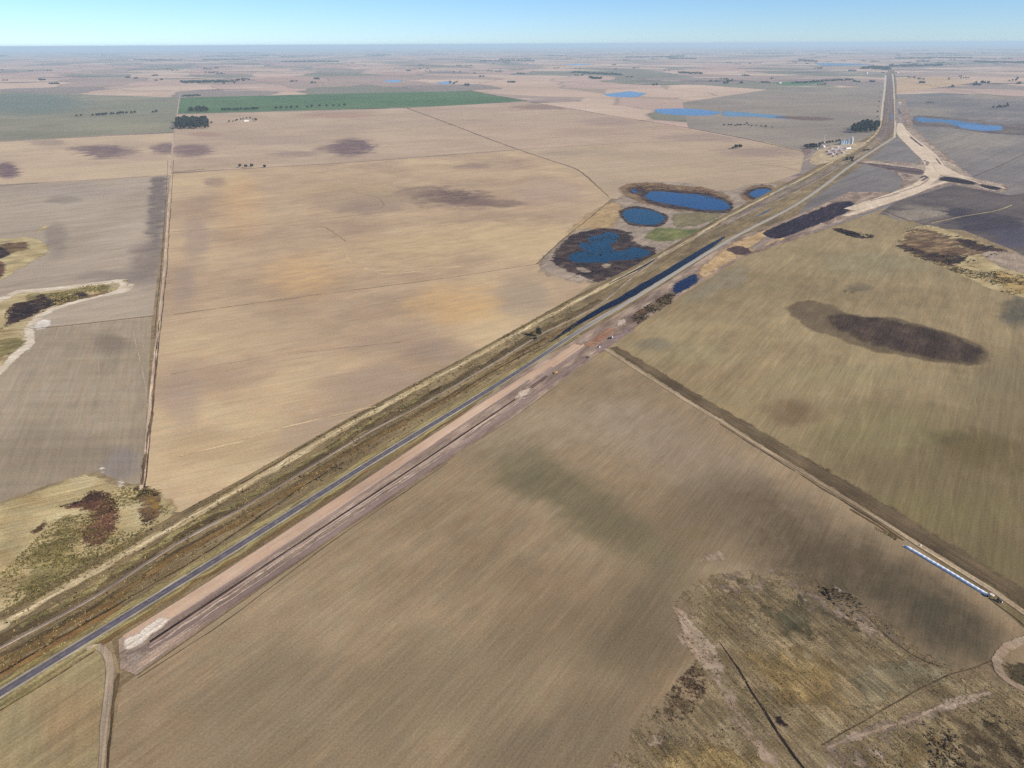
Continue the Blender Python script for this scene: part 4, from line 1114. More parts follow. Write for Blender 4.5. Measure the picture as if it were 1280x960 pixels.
# lane to the highway, lower left
strip('lane', [(108, 812), (122, 808), (134, 818), (138, 835), (136, 860), (131, 900), (127, 950), (122, 1010)], [7, 7, 7, 6, 4.5, 4, 4], band('lane_grey', [A(150, 132, 114), A(166, 148, 128), A(178, 160, 140)], VR, rag=.5, fine=(1, .2)), soft=.45)
strip('field_edge', [(149, 842), (145, 862), (141, 890), (138, 925), (133, 980)], [5, 3, 2, 2, 2], M_edged, soft=.7, wob=.6)
strip('verge', [(-80, 928), (0, 885), (60, 848), (122, 808)], 5.5, M_yel, soft=.6, wob=1)
strip('field_edge', [(-80, 934), (0, 889), (60, 852), (118, 815)], 1.5, M_edged, soft=.7, wob=.5)
# pale tracks in the grey field
strip('lane', [(164, 402), (170, 430), (178, 465), (183, 490)], 1.1, M_lane, soft=.7, wob=.5)
strip('lane', [(175, 412), (178, 428), (181, 442)], .9, M_lane, soft=.7, wob=.4)
strip('lane', [(123, 452), (124, 472)], 1.2, M_lane, soft=.7)
# ditch and lanes in the pasture
strip('ditch', [(899, 802), (918, 828), (938, 862), (958, 893), (972, 915), (990, 942), (1008, 965), (1030, 1000)], [1.0, 2.2, 2.4, 3.0, 3.0, 2.2, 1.8], M_trench, soft=.5, wob=.6, step=4)
P('ditch', [(962, 892), (975, 892), (986, 908), (980, 912), (968, 906)], M_dark, 2.5, jitter=1)
strip('field_edge', [(1246, 824), (1215, 835), (1179, 846), (1120, 878), (1027, 932)], 1.6, M_edged, soft=.7, wob=.6)
strip('field_edge', [(1062, 752), (1090, 776), (1120, 804), (1160, 828), (1190, 838)], 2.2, M_pdark, soft=.8, wob=1)
strip('lane', [(1340, 770), (1290, 796), (1256, 812), (1246, 826), (1254, 845), (1280, 862), (1340, 884)], [12, 10, 9, 8, 7, 7], M_pbare, soft=.5)
strip('lane', [(1035, 934), (1090, 914), (1145, 896), (1190, 878), (1238, 866)], 9, M_pgrey, soft=.8, wob=1.4)
strip('lane', [(1035, 934), (1090, 914), (1145, 896), (1190, 878), (1238, 866)], 3.5, M_pbare, soft=.9, wob=1.0)

# ------------------------------------------------------------------ yards
P('farmyard', [(1008, 197), (1020, 187), (1044, 180), (1068, 178), (1088, 178), (1074, 188), (1050, 200), (1030, 206), (1010, 206)], surf('farmyard_dust', [A(168, 148, 118), A(186, 166, 134), A(200, 182, 150)], HW, 40, .6, 12), 12)
P('farmyard', [(1028, 192), (1034, 185), (1052, 182), (1066, 182), (1056, 190), (1042, 196)], surf('farmyard_pale', [A(176, 156, 146), A(196, 178, 168)], HW, 26, .8, 9), 9)
P('soil', [(1000, 186), (1010, 182), (1018, 186), (1012, 194), (1002, 194)], surf('mauve_field', [A(128, 106, 100), A(142, 120, 112)], HW, 40, .6, 14), 14)

# ------------------------------------------------------------------ solid shapes
def ground_z(x, y):
    """height of the topmost ground sheet under a point"""
    q = ((to_px([(x, y)])[0] - np.array(STACK_ORG)) / CELL).astype(int)
    return float(STACK[q[1], q[0]])


class MB:
    """collects solids and links them as one mesh object"""

    def __init__(s):
        s.v, s.f, s.m = [], [], []

    def add(s, V, F, mi=0):
        i = len(s.v)
        s.v += [tuple(map(float, q)) for q in V]
        s.f += [tuple(i + k for k in f) for f in F]
        s.m += [mi] * len(F)
        return s

    def box(s, c, d, bev=0.0, mi=0, top=None):
        """box centred at c; top = (sx, sy, dx) narrows and shifts the upper face; bev chamfers the upright edges and the rim"""
        x, y, z = d[0] / 2, d[1] / 2, d[2] / 2
        b = min(bev, x * .8, y * .8)
        tx, ty, dx = top or (1, 1, 0)

        def ring(sx, sy, zz, ox=0):
            if b <= 0:
                q = [(-sx, -sy), (sx, -sy), (sx, sy), (-sx, sy)]
            else:
                q = [(-sx + b, -sy), (sx - b, -sy), (sx, -sy + b), (sx, sy - b), (sx - b, sy), (-sx + b, sy), (-sx, sy - b), (-sx, -sy + b)]
            return [(c[0] + a + ox, c[1] + e, c[2] + zz) for a, e in q]
        R0 = ring(x, y, -z)
        if b > 0:
            rings = [R0, ring(x * tx, y * ty, z - b, dx), ring(x * tx - b, y * ty - b, z, dx)]
        else:
            rings = [R0, ring(x * tx, y * ty, z, dx)]
        n = len(R0)
        V = [p for r in rings for p in r]
        F = [tuple(reversed(range(n)))]
        for k in range(len(rings) - 1):
            F += [(k * n + j, k * n + (j + 1) % n, (k + 1) * n + (j + 1) % n, (k + 1) * n + j) for j in range(n)]
        F.append(tuple((len(rings) - 1) * n + j for j in range(n)))
        return s.add(V, F, mi)

    def lathe(s, c, prof, n=16, axis='z', mi=0):
        """prof = [(radius, height)] turned about an axis through c"""
        V, F = [], []
        for r, h in prof:
            for k in range(n):
                a = 2 * math.pi * k / n
                q = (r * math.cos(a), r * math.sin(a), h)
                if axis == 'y':
                    q = (q[0], q[2], q[1])
                if axis == 'x':
                    q = (q[2], q[0], q[1])
                V.append((c[0] + q[0], c[1] + q[1], c[2] + q[2]))
        for i in range(len(prof) - 1):
            F += [(i * n + k, i * n + (k + 1) % n, (i + 1) * n + (k + 1) % n, (i + 1) * n + k) for k in range(n)]
        F.append(tuple(reversed(range(n))))
        F.append(tuple((len(prof) - 1) * n + k for k in range(n)))
        if axis == 'y':
            F = [tuple(reversed(f)) for f in F]
        return s.add(V, F, mi)

    def bar(s, a, b, r, n=5, r2=None, mi=0):
        a, b = np.array(a, float), np.array(b, float)
        d = b - a
        d /= np.linalg.norm(d) + 1e-9
        u = np.cross(d, (0, 0, 1.0) if abs(d[2]) < .9 else (1.0, 0, 0))
        u /= np.linalg.norm(u)
        w_ = np.cross(d, u)
        V = []
        for q, rr in ((a, r), (b, r if r2 is None else r2)):
            for k in range(n):
                t = 2 * math.pi * k / n
                V.append(q + (u * math.cos(t) + w_ * math.sin(t)) * rr)
        F = [(k, (k + 1) % n, n + (k + 1) % n, n + k) for k in range(n)] + [tuple(reversed(range(n))), tuple(range(n, 2 * n))]
        return s.add(V, F, mi)

    def gable(s, c, d, over=.4, mi=0, th=.15):
        """pitched roof over a plan d[0] x d[1], ridge along x, rise d[2], eaves at c[2]"""
        x, y, h = d[0] / 2 + over, d[1] / 2 + over, d[2]
        for sg in (-1, 1):
            V = [(c[0] - x, c[1] + sg * y, c[2]), (c[0] + x, c[1] + sg * y, c[2]), (c[0] + x, c[1], c[2] + h), (c[0] - x, c[1], c[2] + h)]
            V += [(p[0], p[1], p[2] + th) for p in V]
            F = [(4, 5, 6, 7), (3, 2, 1, 0), (0, 1, 5, 4), (1, 2, 6, 5), (2, 3, 7, 6), (3, 0, 4, 7)]
            if sg > 0:
                F = [tuple(reversed(f)) for f in F]
            s.add(V, F, mi)
        return s

    def build(s, name, mats, parent=None, smooth=False):
        return mesh_obj(name, s.v, s.f, mats, None, parent, smooth, s.m if len(set(s.m)) > 1 else None)


M_white = plain('white_paint', (.72, .71, .69, 1), .5)
M_cream = plain('cream_paint', (.62, .55, .44, 1), .5)
M_yelp = plain('machine_yellow', (.62, .36, .05, 1), .5)
M_orange = plain('machine_orange', (.55, .2, .05, 1), .5)
M_blackp = plain('black_rubber', (.02, .02, .02, 1), .8)
M_darkp = plain('dark_paint', (.05, .035, .04, 1), .45)
M_green_p = plain('tractor_green', (.03, .11, .04, 1), .45)
M_glass = plain('window_glass', (.03, .04, .05, 1), .12)
M_steel = plain('galvanised_steel', (.42, .44, .47, 1), .4, .6)
M_bluesteel = plain('blue_grey_steel', (.24, .33, .42, 1), .45, .4)
M_conc = plain('pale_concrete', (.50, .47, .44, 1), .85)
M_tin = plain('pale_tin_roof', (.58, .56, .55, 1), .4, .3)
M_redroof = plain('faded_red_roof', (.30, .14, .10, 1), .7)
M_brick = plain('pinkish_render', (.44, .32, .27, 1), .9)
M_greyroof = plain('grey_tin_roof', (.36, .34, .34, 1), .5, .3)
M_wood = plain('weathered_wood', (.16, .12, .09, 1), .9)


# ------------------------------------------------------------------ trees
def leaf_mat(name, cols, trans=.0):
    N = NT(name)
    t = N.attrib('tint')
    inf = N.n('ShaderNodeObjectInfo')
    r = N.math('ADD', N.math('MULTIPLY', t, .75), N.math('MULTIPLY', inf.outputs['Random'], .25))
    col = N.ramp(r, cols, .05, .95)
    return N.finish(col, .75, .2)


M_leaf = leaf_mat('evergreen_foliage', [(.008, .011, .010, 1), (.020, .024, .018, 1), (.042, .046, .030, 1)])
M_leafb = leaf_mat('bare_twig_foliage', [(.03, .024, .018, 1), (.06, .05, .035, 1), (.10, .085, .06, 1)])
M_bark = plain('bark', (.09, .07, .055, 1), .95, 0, .25, .6)


def crown_arrays(lobes, n, size, r):
    """leaf clumps scattered through the lobes: (centre, radii) each"""
    V, F, T = [], [], []
    for (c, rad) in lobes:
        for _ in range(n):
            d = r.normal(size=3)
            d /= np.linalg.norm(d)
            q = c + d * np.array(rad) * r.uniform(.55, 1.0)
            nrm = d + r.normal(size=3) * .6
            nrm /= np.linalg.norm(nrm)
            u = np.cross(nrm, r.normal(size=3))
            u /= np.linalg.norm(u)
            w_ = np.cross(nrm, u)
            s1, s2 = size * r.uniform(.6, 1.3), size * r.uniform(.5, 1.1)
            i = len(V)
            V += [q - u * s1 - w_ * s2 * .4, q + u * s1 * .2 - w_ * s2, q + u * s1 + w_ * s2 * .5, q - u * s1 * .3 + w_ * s2]
            F.append((i, i + 1, i + 2, i + 3))
            T += [float(r.uniform())] * 4
    return V, F, T


def tree_parts(h, spread, seed, kind='round', leaves=34, leaf=.9):
    r = np.random.default_rng(seed)
    tb = MB()
    lean = r.normal(size=2) * .03 * h
    top = np.array([lean[0], lean[1], h * .62])
    tb.bar((0, 0, -.3), top * .5, h * .022, 7, h * .016)
    tb.bar(top * .5, top, h * .016, 6, h * .007)
    lobes = []
    nl = 11 if kind == 'round' else 9
    for k in range(nl):
        a = 2.4 * k + r.uniform(-.5, .5)
        if kind == 'round':
            hh = h * (.34 + .52 * (k + .5) / nl)
            rr = spread * .5 * math.sin(math.pi * min(1, .25 + .75 * (hh / h - .25) / .75)) * r.uniform(.5, .85)
            rad = (spread * r.uniform(.17, .27),) * 2 + (h * r.uniform(.10, .16),)
        else:
            hh = h * (.3 + .62 * (k + .5) / nl)
            rr = spread * .5 * r.uniform(.2, .55)
            rad = (spread * r.uniform(.2, .3),) * 2 + (h * r.uniform(.12, .17),)
        c = np.array([math.cos(a) * rr + top[0] * hh / h, math.sin(a) * rr + top[1] * hh / h, hh])
        st = top * min(.95, hh / (h * .75)) * .8
        tb.bar(st, c, h * .008, 4, h * .003)
        lobes.append((c, rad))
    return tb, crown_arrays(lobes, leaves, leaf, r)


def tree_mesh(name, *a, leafmat=None, **k):
    tb, (V, F, T) = tree_parts(*a, **k)
    n = len(tb.v)
    me = bpy.data.meshes.new(name)
    me.from_pydata([tuple(map(float, v)) for v in tb.v + [tuple(q) for q in V]], [], tb.f + [tuple(i + n for i in f) for f in F])
    me.materials.append(M_bark)
    me.materials.append(leafmat or M_leaf)
    me.polygons.foreach_set('material_index', np.array([0] * len(tb.f) + [1] * len(F), dtype=np.int32))
    at = me.attributes.new('tint', 'FLOAT', 'POINT')
    at.data.foreach_set('value', np.array([.3] * n + T, dtype=np.float32))
    return me


TALL = [tree_mesh('tall_tree', 24, 15, 100 + i, 'tall', leaves=40, leaf=1.6) for i in range(4)]
ROUND = [tree_mesh('round_tree', 13, 12, 200 + i, 'round', leaves=36, leaf=1.0) for i in range(4)]
BARE = [tree_mesh('bare_tree', 10, 9, 300 + i, 'round', leafmat=M_leafb, leaves=22, leaf=.7) for i in range(3)]
LOW = [tree_mesh('low_tree', 6, 8, 400 + i, 'round', leaves=26, leaf=.8) for i in range(3)]


def plant(protos, pos, label, group, name='tree', s=(.8, 1.2)):
    k = random.uniform(*s)
    o = bpy.data.objects.new(name, random.choice(protos))
    COL.objects.link(o)
    o.location = (pos[0], pos[1], 0)
    o.rotation_euler = (0, 0, random.uniform(0, 6.28))
    o.scale = (k * random.uniform(.9, 1.1), k * random.uniform(.9, 1.1), k)
    return tag(o, label, 'tree', group)


def block(protos, px, spacing, label, group, s=(.8, 1.15), skip=.06):
    """trees filling an outline of the ground"""
    W = G(px)
    lo, hi = W.min(0), W.max(0)
    pts = []
    y = lo[1]
    while y < hi[1] + .1:
        x = lo[0]
        while x < hi[0]:
            pts.append((x + random.uniform(-.35, .35) * spacing, y + random.uniform(-.35, .35) * spacing))
            x += spacing
        y += spacing
    pts = np.array(pts)
    for q in pts[inside(W, pts)]:
        if random.random() > skip:
            plant(protos, q, label, group, s=s)


def row(protos, pts, label, group, s=(.8, 1.2), jit=4):
    for (x, y) in pts:
        q = G1(x, y)
        plant(protos, (q[0] + random.uniform(-jit, jit), q[1] + random.uniform(-jit, jit)), label, group, s=s)


block(TALL, [(217, 162), (262, 161.5), (259, 151.5), (223, 151.5)], 28, 'tall dark tree in the big square grove beside the straight dirt road', 'trees of the square grove', (1.2, 1.55))
block(TALL, [(237, 141), (261, 140.5), (260, 137.5), (239, 137.5)], 36, 'dark tree in the small strip grove just behind the square grove', 'trees of the strip grove', (1.0, 1.35))
row(ROUND, [(279 + i * 3.3, 139 - i * .12) for i in range(14)], 'dark tree in the close row along the near edge of the green crop', 'row of trees by the green crop', (1.2, 1.9))
row(ROUND, [(345, 136.5), (351, 136.3), (358, 136.2), (364, 136), (372, 135.6), (384, 135), (390, 134.6), (399, 134.2), (408, 133.8), (417, 133.4), (424, 133.2), (431, 133)],
    'separate tree in the gappy line along the green crop edge', 'gappy line of trees by the green crop', (1.2, 1.9))
row(ROUND, [(96, 146), (101, 145.5), (117, 145.6), (121, 145), (124, 145), (128, 144.6), (131, 144.6), (134, 144), (139, 143.8), (143, 143.6), (147, 143.4), (151, 143), (154, 143),
            (159, 142.6), (164, 142.2), (169, 142), (191, 141.5), (196, 141)], 'tree in the thin row across the grey green field on the left', 'row of trees in the green field', (1.1, 1.7))
row(ROUND, [(287, 153), (291, 152.5), (294, 151.6), (297, 151), (301, 150), (304, 149.4), (309, 148.6), (313, 148.6), (316, 149.8)], 'tree around the lone white farmhouse left of centre', 'trees round the white farmhouse', (.7, 1.1))
tag(plant(ROUND, G1(320, 151.5), '', None, s=(1.5, 1.5)), 'biggest dark tree just right of the lone white farmhouse', 'tree')
tag(plant(ROUND, G1(264.5, 154.5), '', None, s=(1.1, 1.1)), 'single small tree at the right corner of the square grove', 'tree')
for (x, y), lab in zip([(300, 209.5), (307.5, 210), (315, 209)], ['leftmost', 'middle', 'rightmost']):
    tag(plant(ROUND, G1(x, y), '', None, s=(1.05, 1.25)), lab + ' dark tree of the three close together on the pale field lane', 'tree', 'trees on the pale lane')
tag(plant(ROUND, G1(331, 210), '', None, s=(1.0, 1.0)), 'lone small tree standing right of three trees on the field lane', 'tree')
block(TALL, [(1063, 166.5), (1096, 166.5), (1098, 158), (1090, 155.5), (1076, 157), (1068, 160)], 28, 'dark tree in the dense round grove beside the bend of the highway', 'trees of the grove by the bend', (1.15, 1.5))
row(LOW, [(906, 157), (910, 156.5), (914, 157), (918, 157.5), (922, 156.8), (926, 157), (930, 156.4), (935, 157), (940, 158), (946, 157.5), (952, 158.4), (958, 159), (965, 159.5), (933, 155)],
    'low dark tree on the brushy patch below the long far lake', 'low trees below the far lake', (1.0, 1.7))
for (x, y, k), lab in zip([(916, 186.5, .9), (920, 186, 1.5), (925, 185.5, 1.4)], ['small left tree', 'tall middle tree', 'right tree']):
    tag(plant(ROUND, G1(x, y), '', None, s=(k, k)), lab + ' of the lone dark clump in the tan field', 'tree', 'clump in the tan field')
row(ROUND, [(1005, 184), (1008, 183.6), (1011, 183.5), (1014, 183.4), (1017, 183), (1020, 183), (1023, 182), (1012, 186), (1016, 186), (1020, 185.5), (1009, 186), (1024, 184)],
    'dark tree at the left end of the grain farmstead', 'trees left of the farmstead', (.9, 1.3))
row(ROUND, [(1028, 180.5), (1033, 179.5), (1037, 179), (1041, 178.5), (1045, 178), (1049, 177.5)], 'dark tree in the hedge behind the farmstead sheds', 'trees behind the farmstead', (.8, 1.1))
row(LOW, [(1035, 194), (1039, 193.5), (1043, 192.5), (1047, 194), (1041, 196.5)], 'low dark tree in front of the farmstead houses', 'trees before the farmstead', (.9, 1.3))
row(ROUND, [(1057, 201), (1060, 200.5), (1063, 200), (1066, 199.5), (1064, 202.5)], 'dark tree between railway and highway near the junction arm', 'trees by the junction arm', (.8, 1.1))
row(LOW, [(1080, 189), (1083, 188.6), (1086, 188)], 'low dark tree by the highway opposite the farmstead', 'low trees by the highway', (1, 1.3))
row(ROUND, [(1157, 129), (1160, 129.2), (1163, 129), (1166, 129.3)], 'dark tree in the small clump beyond the new junction', 'clump beyond the junction', (.8, 1.2))
row(ROUND, [(1242, 135.6), (1245, 135.2), (1248, 134.8), (1251, 135), (1254, 134.4), (1257, 134), (1260, 133.4), (1259, 130.8)], 'dark tree in the short row at the far right', 'short row at far right', (1.0, 1.6))
row(ROUND, [(1186, 110), (1189, 109.6), (1192, 109.2), (1190, 108.4)], 'dark tree in the tiny far clump right of the highway', 'tiny far clump', (1.2, 1.8))
row(ROUND, [(1201, 98.8), (1204, 98.4), (1207, 98.2), (1210, 98.4)], 'bluish tree in a far row right of the highway', 'far row', (1.5, 2.2))
row(ROUND, [(1261, 102), (1265, 101.6), (1269, 101.4), (1271, 100)], 'bluish tree in a far clump at the right edge', 'far clump at the right edge', (1.4, 2.2))
row(ROUND, [(952, 104), (955, 104.2), (958, 104.2), (961, 104.4)], 'dark tree at the left end of the far green strip', 'clump by the far green strip', (1.4, 2.0))
row(ROUND, [(1022, 107), (1025, 106.8), (1028, 106.8), (1031, 106.6)], 'dark tree standing before the far green strip', 'clump before the far green strip', (1.3, 1.9))
row(BARE, [(1099, 128), (1098.5, 134), (1097, 141), (1100, 122), (1096.5, 147), (1101, 116)], 'small dark tree along the left edge of the far highway', 'trees along the far highway', (1.0, 1.5))
P('crop', [(962, 103.5), (990, 101.5), (1020, 101.5), (1040, 103), (1010, 106), (975, 106.5)], surf('far_green_strip', [A(86, 120, 84), A(98, 128, 92)], 0, 200, .4, 60, None, None), 60)

# the tree beside the railway, near enough to see its limbs
x, y = G1(673.5, 421)
nt = empty('pampas_tree', 'lone dark tree beside the railway casting a long shadow to the left', 'tree', (x, y, 0))
tb, (V, Fc, T) = tree_parts(17, 10, 77, 'round', 95, .55)
tb.build('trunk', M_bark, nt)
cr = mesh_obj('crown', V, Fc, M_leaf, None, nt)
attr(cr, 'tint', T)
x, y = G1(669.5, 424.5)
sh = empty('shrub', 'small dark shrub at the foot of the lone railway tree', 'shrub', (x, y, 0))
tb, (V, Fc, T) = tree_parts(5, 6, 78, 'round', 50, .4)
tb.build('stem', M_bark, sh)
cr = mesh_obj('crown', V, Fc, M_leafb, None, sh)
attr(cr, 'tint', T)


# ------------------------------------------------------------------ far woods and tree lines that read as one mass
def wood(name, clumps, leaf=7.0, n=14, h=(14, 22), mat=None):
    """clumps = ground points (x, y, radius)"""
    r = np.random.default_rng(len(clumps))
    V, Fc, T = [], [], []
    for (x, y, rad) in clumps:
        hh = r.uniform(*h)
        a = crown_arrays([(np.array([x, y, hh * .5]), (rad, rad, hh * .5))], n, leaf, r)
        i = len(V)
        V += a[0]
        Fc += [tuple(i + q for q in f) for f in a[1]]
        T += a[2]
    o = mesh_obj(name, V, Fc, mat or M_leaf, 'stuff')
    attr(o, 'tint', T)
    return o


def along(p, q, n, dy=1.0):
    return [(p[0] + (q[0] - p[0]) * t + random.uniform(-1, 1), p[1] + (q[1] - p[1]) * t + random.uniform(-dy, dy)) for t in np.linspace(0, 1, n)]


def clump_list(items):
    return [(*G1(x, y), rad) for x, y, rad in items]


L = [(x, y, 24) for x, y in along((227, 103.5), (280, 102.4), 46, .9)] + [(x, y, 16) for x, y in along((282, 102.6), (297, 101.6), 8, .5)] + [(x, y, 12) for x, y in along((296, 100), (312, 99.6), 7, .6)]
wood('wood', clump_list(L), 9, 16, (18, 26))
wood('wood', clump_list([(x, y, 14) for x, y in along((229, 120.5), (250, 119.6), 14, .5)]), 6, 14, (8, 14))
wood('wood', clump_list([(x, y, 30) for x, y in along((716, 91), (777, 94), 40, .6)] + [(x, y, 24) for x, y in along((738, 98), (751, 98.4), 10, .6)] + [(x, y, 24) for x, y in along((849, 91.4), (877, 92.4), 20, .5)]), 12, 14, (18, 26))
wood('wood', clump_list([(x, y, 26) for x, y in along((992, 104), (1064, 100), 34, .5)]), 10, 12, (12, 18))
wood('wood', clump_list([(x, y, 40) for x, y in along((1078, 85), (1112, 86), 40, 1.5)] + [(x, y, 50) for x, y in along((1114, 83), (1176, 82), 34, .8)] + [(x, y, 60) for x, y in along((1220, 77.5), (1282, 79), 40, .6)] +
                       [(x, y, 50) for x, y in along((1001, 75.5), (1021, 77.5), 16, .5)]), 18, 14, (20, 30))
L = []
for _ in range(170):
    y = 64 + 44 * random.random() ** 1.2
    x = random.uniform(-120, 1400)
    d = math.hypot(*G1(x, y))
    k = random.choice([1, 2, 3, 5])
    for (a, b) in along((x, y), (x + random.uniform(2, 9), y + random.uniform(-.3, .3)), k, .2):
        L.append((a, b, 8 + d * .0011))
for _ in range(46):
    y = 64 + 18 * random.random()
    x = random.uniform(985, 1330)
    d = math.hypot(*G1(x, y))
    for (a, b) in along((x, y), (x + random.uniform(3, 16), y + random.uniform(-.4, .4)), random.choice([3, 5, 7]), .25):
        L.append((a, b, 10 + d * .0012))
wood('far_trees', clump_list(L), 11, 9, (12, 24))
L = []
for _ in range(44):
    y = 61.5 + 16 * random.random()
    x = random.uniform(-100, 1380)
    w_ = random.uniform(14, 70)
    d = math.hypot(*G1(x, y))
    for (a, b) in along((x, y), (x + w_, y + random.uniform(-.5, .3)), int(w_ / 2.2), .15):
        L.append((a, b, 10 + d * .0012))
wood('tree_lines', clump_list(L), 26, 8, (14, 26))

# ------------------------------------------------------------------ rough grass and scrub that stands up
def scrub(name, px, n, size, cols, h=1.0, kind='stuff', holes=40.0, thr=.5):
    """n tufts of upright blades scattered over an outline, thicker here and thinner there"""
    W = G(px)
    lo, hi = W.min(0), W.max(0)
    pts = rng.uniform(lo, hi, (n * 6, 2))
    pts = pts[inside(W, pts)]
    ph = rng.uniform(0, 6.28, (8, 2))
    k = rng.normal(size=(8, 2)) / holes * 2.2
    den = sum(np.sin(pts @ k[i] + ph[i, 0]) for i in range(8)) / 4
    pts = pts[den + rng.uniform(-.5, .5, len(pts)) > thr - .5][:n]
    m = len(pts)
    B = 5
    sz = size * rng.uniform(.5, 1.5, m)
    V = np.zeros((m, B, 3, 3))
    for b in range(B):
        a = rng.uniform(0, 2 * np.pi, m)
        c = np.stack([np.cos(a), np.sin(a)], 1)
        o_ = rng.normal(size=(m, 2)) * sz[:, None] * .45
        base = pts + o_
        V[:, b, 0, :2] = base - c * sz[:, None] * .5
        V[:, b, 1, :2] = base + c * sz[:, None] * .5
        V[:, b, 2, :2] = base + rng.normal(size=(m, 2)) * sz[:, None] * .35
        V[:, b, 2, 2] = sz * h * rng.uniform(.6, 1.2, m)
    t = np.repeat(rng.uniform(0, 1, m), B * 3)
    nv = m * B * 3
    me = bpy.data.meshes.new(name)
    me.vertices.add(nv)
    me.vertices.foreach_set('co', V.reshape(-1).astype(np.float32))
    me.loops.add(nv)
    me.loops.foreach_set('vertex_index', np.arange(nv, dtype=np.int32))
    me.polygons.add(nv // 3)
    me.polygons.foreach_set('loop_start', np.arange(0, nv, 3, dtype=np.int32))
    me.polygons.foreach_set('loop_total', np.full(nv // 3, 3, dtype=np.int32))
    me.update(calc_edges=True)
    me.materials.append(cols)
    o = bpy.data.objects.new(name, me)
    COL.objects.link(o)
    o['kind'] = kind
    attr(o, 'tint', t)
    return o


S_straw = leaf_mat('straw_blades', [A(96, 80, 50), A(140, 120, 78), A(190, 168, 120)])
S_olive = leaf_mat('olive_blades', [A(66, 58, 32), A(110, 100, 56), A(156, 142, 88)])
S_dark = leaf_mat('dark_blades', [A(34, 24, 18), A(60, 44, 30), A(110, 86, 60)])
S_red = leaf_mat('red_brown_blades', [A(58, 34, 26), A(96, 64, 48), A(132, 96, 72)])
PAST = [(740, 975), (790, 912), (830, 868), (862, 832), (850, 790), (842, 752), (880, 720), (940, 712), (1000, 718), (1050, 735), (1110, 778), (1150, 810), (1192, 836), (1240, 826), (1300, 840), (1400, 1000), (1300, 1060), (720, 1060)]
scrub('pasture_grass', PAST, 4200, .8, S_straw, .35, thr=.45)
scrub('pasture_grass', PAST, 2600, .8, S_olive, .4, thr=.7)
scrub('scrub', [(866, 828), (884, 838), (882, 870), (862, 896), (838, 905), (818, 896), (836, 866)], 220, .9, S_red, .5, thr=.6)
scrub('scrub', [(1150, 890), (1210, 878), (1260, 900), (1340, 960), (1330, 1040), (1180, 1040), (1160, 960)], 420, 1.0, S_dark, .6, thr=.8)
scrub('scrub', [(1020, 732), (1062, 740), (1130, 800), (1110, 806), (1050, 765)], 120, .9, S_dark, .9, thr=.6)
MARSH = [(-60, 760), (20, 700), (62, 655), (100, 618), (140, 608), (200, 612), (215, 636), (186, 668), (130, 705), (60, 742), (0, 770)]
scrub('marsh_grass', MARSH, 3500, 1.0, S_olive, .8, thr=.45)
scrub('reeds', [(100, 632), (112, 615), (132, 613), (147, 628), (151, 648), (146, 664), (130, 682), (104, 684), (96, 668)], 480, 1.0, S_red, .8, thr=.5)
scrub('reeds', [(76, 634), (96, 626), (114, 613), (134, 615), (150, 632), (146, 640), (128, 625), (96, 634)], 200, 1.2, S_dark, .9, thr=.6)
scrub('reeds', [(166, 612), (180, 606), (202, 615), (205, 636), (196, 656), (180, 658), (170, 640)], 170, 1.1, S_dark, .8, thr=.7)
scrub('verge_grass', EDGE_L[:8] + [(724, 414), (662, 456), (460, 582), (300, 683), (0, 869), (-60, 905)], 9000, 1.0, S_straw, .5, thr=.5, holes=16)
scrub('verge_scrub', EDGE_L[:8] + [(724, 408), (662, 446), (460, 570), (300, 660), (0, 848), (-60, 880)], 6500, 1.1, S_olive, .7, thr=.6, holes=14)
scrub('verge_scrub', EDGE_L[:8] + [(724, 408), (662, 446), (460, 570), (300, 660), (0, 848), (-60, 880)], 2600, 1.2, S_dark, .9, thr=.9, holes=12)
scrub('bog_reeds', [(2, 408), (8, 386), (42, 374), (62, 368), (114, 365), (116, 371), (74, 381), (28, 401), (-20, 424)], 420, 1.5, S_dark, .8, thr=.8)
scrub('bog_reeds', [(60, 368), (110, 357), (160, 350), (162, 360), (110, 370), (64, 384)], 500, 1.6, S_olive, .9, thr=.7)
scrub('bog_reeds', [(686, 326), (713, 294), (754, 285), (796, 303), (824, 311), (776, 343), (732, 348)], 380, 1.6, S_dark, .8, thr=.9, holes=60)
scrub('bog_reeds', [(770, 240), (800, 230), (860, 234), (905, 242), (918, 258), (895, 250), (845, 238), (806, 238)], 500, 2.0, S_red, .9, thr=.6)
scrub('swamp_brush', [(1119, 300), (1135, 286), (1165, 283), (1212, 298), (1262, 314), (1240, 322), (1205, 330), (1160, 328), (1130, 314)], 520, 1.8, S_dark, .8, thr=.9, holes=60)
scrub('swamp_brush', [(1135, 318), (1200, 330), (1280, 345), (1280, 372), (1240, 362), (1180, 334)], 700, 1.8, S_straw, .8, thr=.6, holes=50)
scrub('swamp_brush', [(1038, 286), (1070, 290), (1092, 294), (1093, 297.5), (1060, 295)], 180, 1.8, S_dark, 1.0, thr=.4)
scrub('verge_scrub', [(786, 398), (820, 374), (846, 364), (838, 380), (796, 406)], 420, 1.6, S_dark, 1.0, thr=.5)
scrub('track_weeds', [(1064, 634), (1090, 650), (1124, 672), (1120, 676), (1086, 656), (1060, 638)], 110, .9, S_olive, .6, thr=.5)

# ------------------------------------------------------------------ machines and the grain bag
def wheel(parent, x, y, r, w_):
    m = MB().lathe((x, y, r), [(r * .85, -w_ / 2), (r, -w_ * .35), (r, w_ * .35), (r * .85, w_ / 2)], 14, 'y')
    tyre = m.build('wheel', M_blackp, parent)
    MB().lathe((x, y, r), [(r * .5, -w_ / 2 - .02), (r * .5, w_ / 2 + .02)], 10, 'y').build('rim', M_steel, tyre)


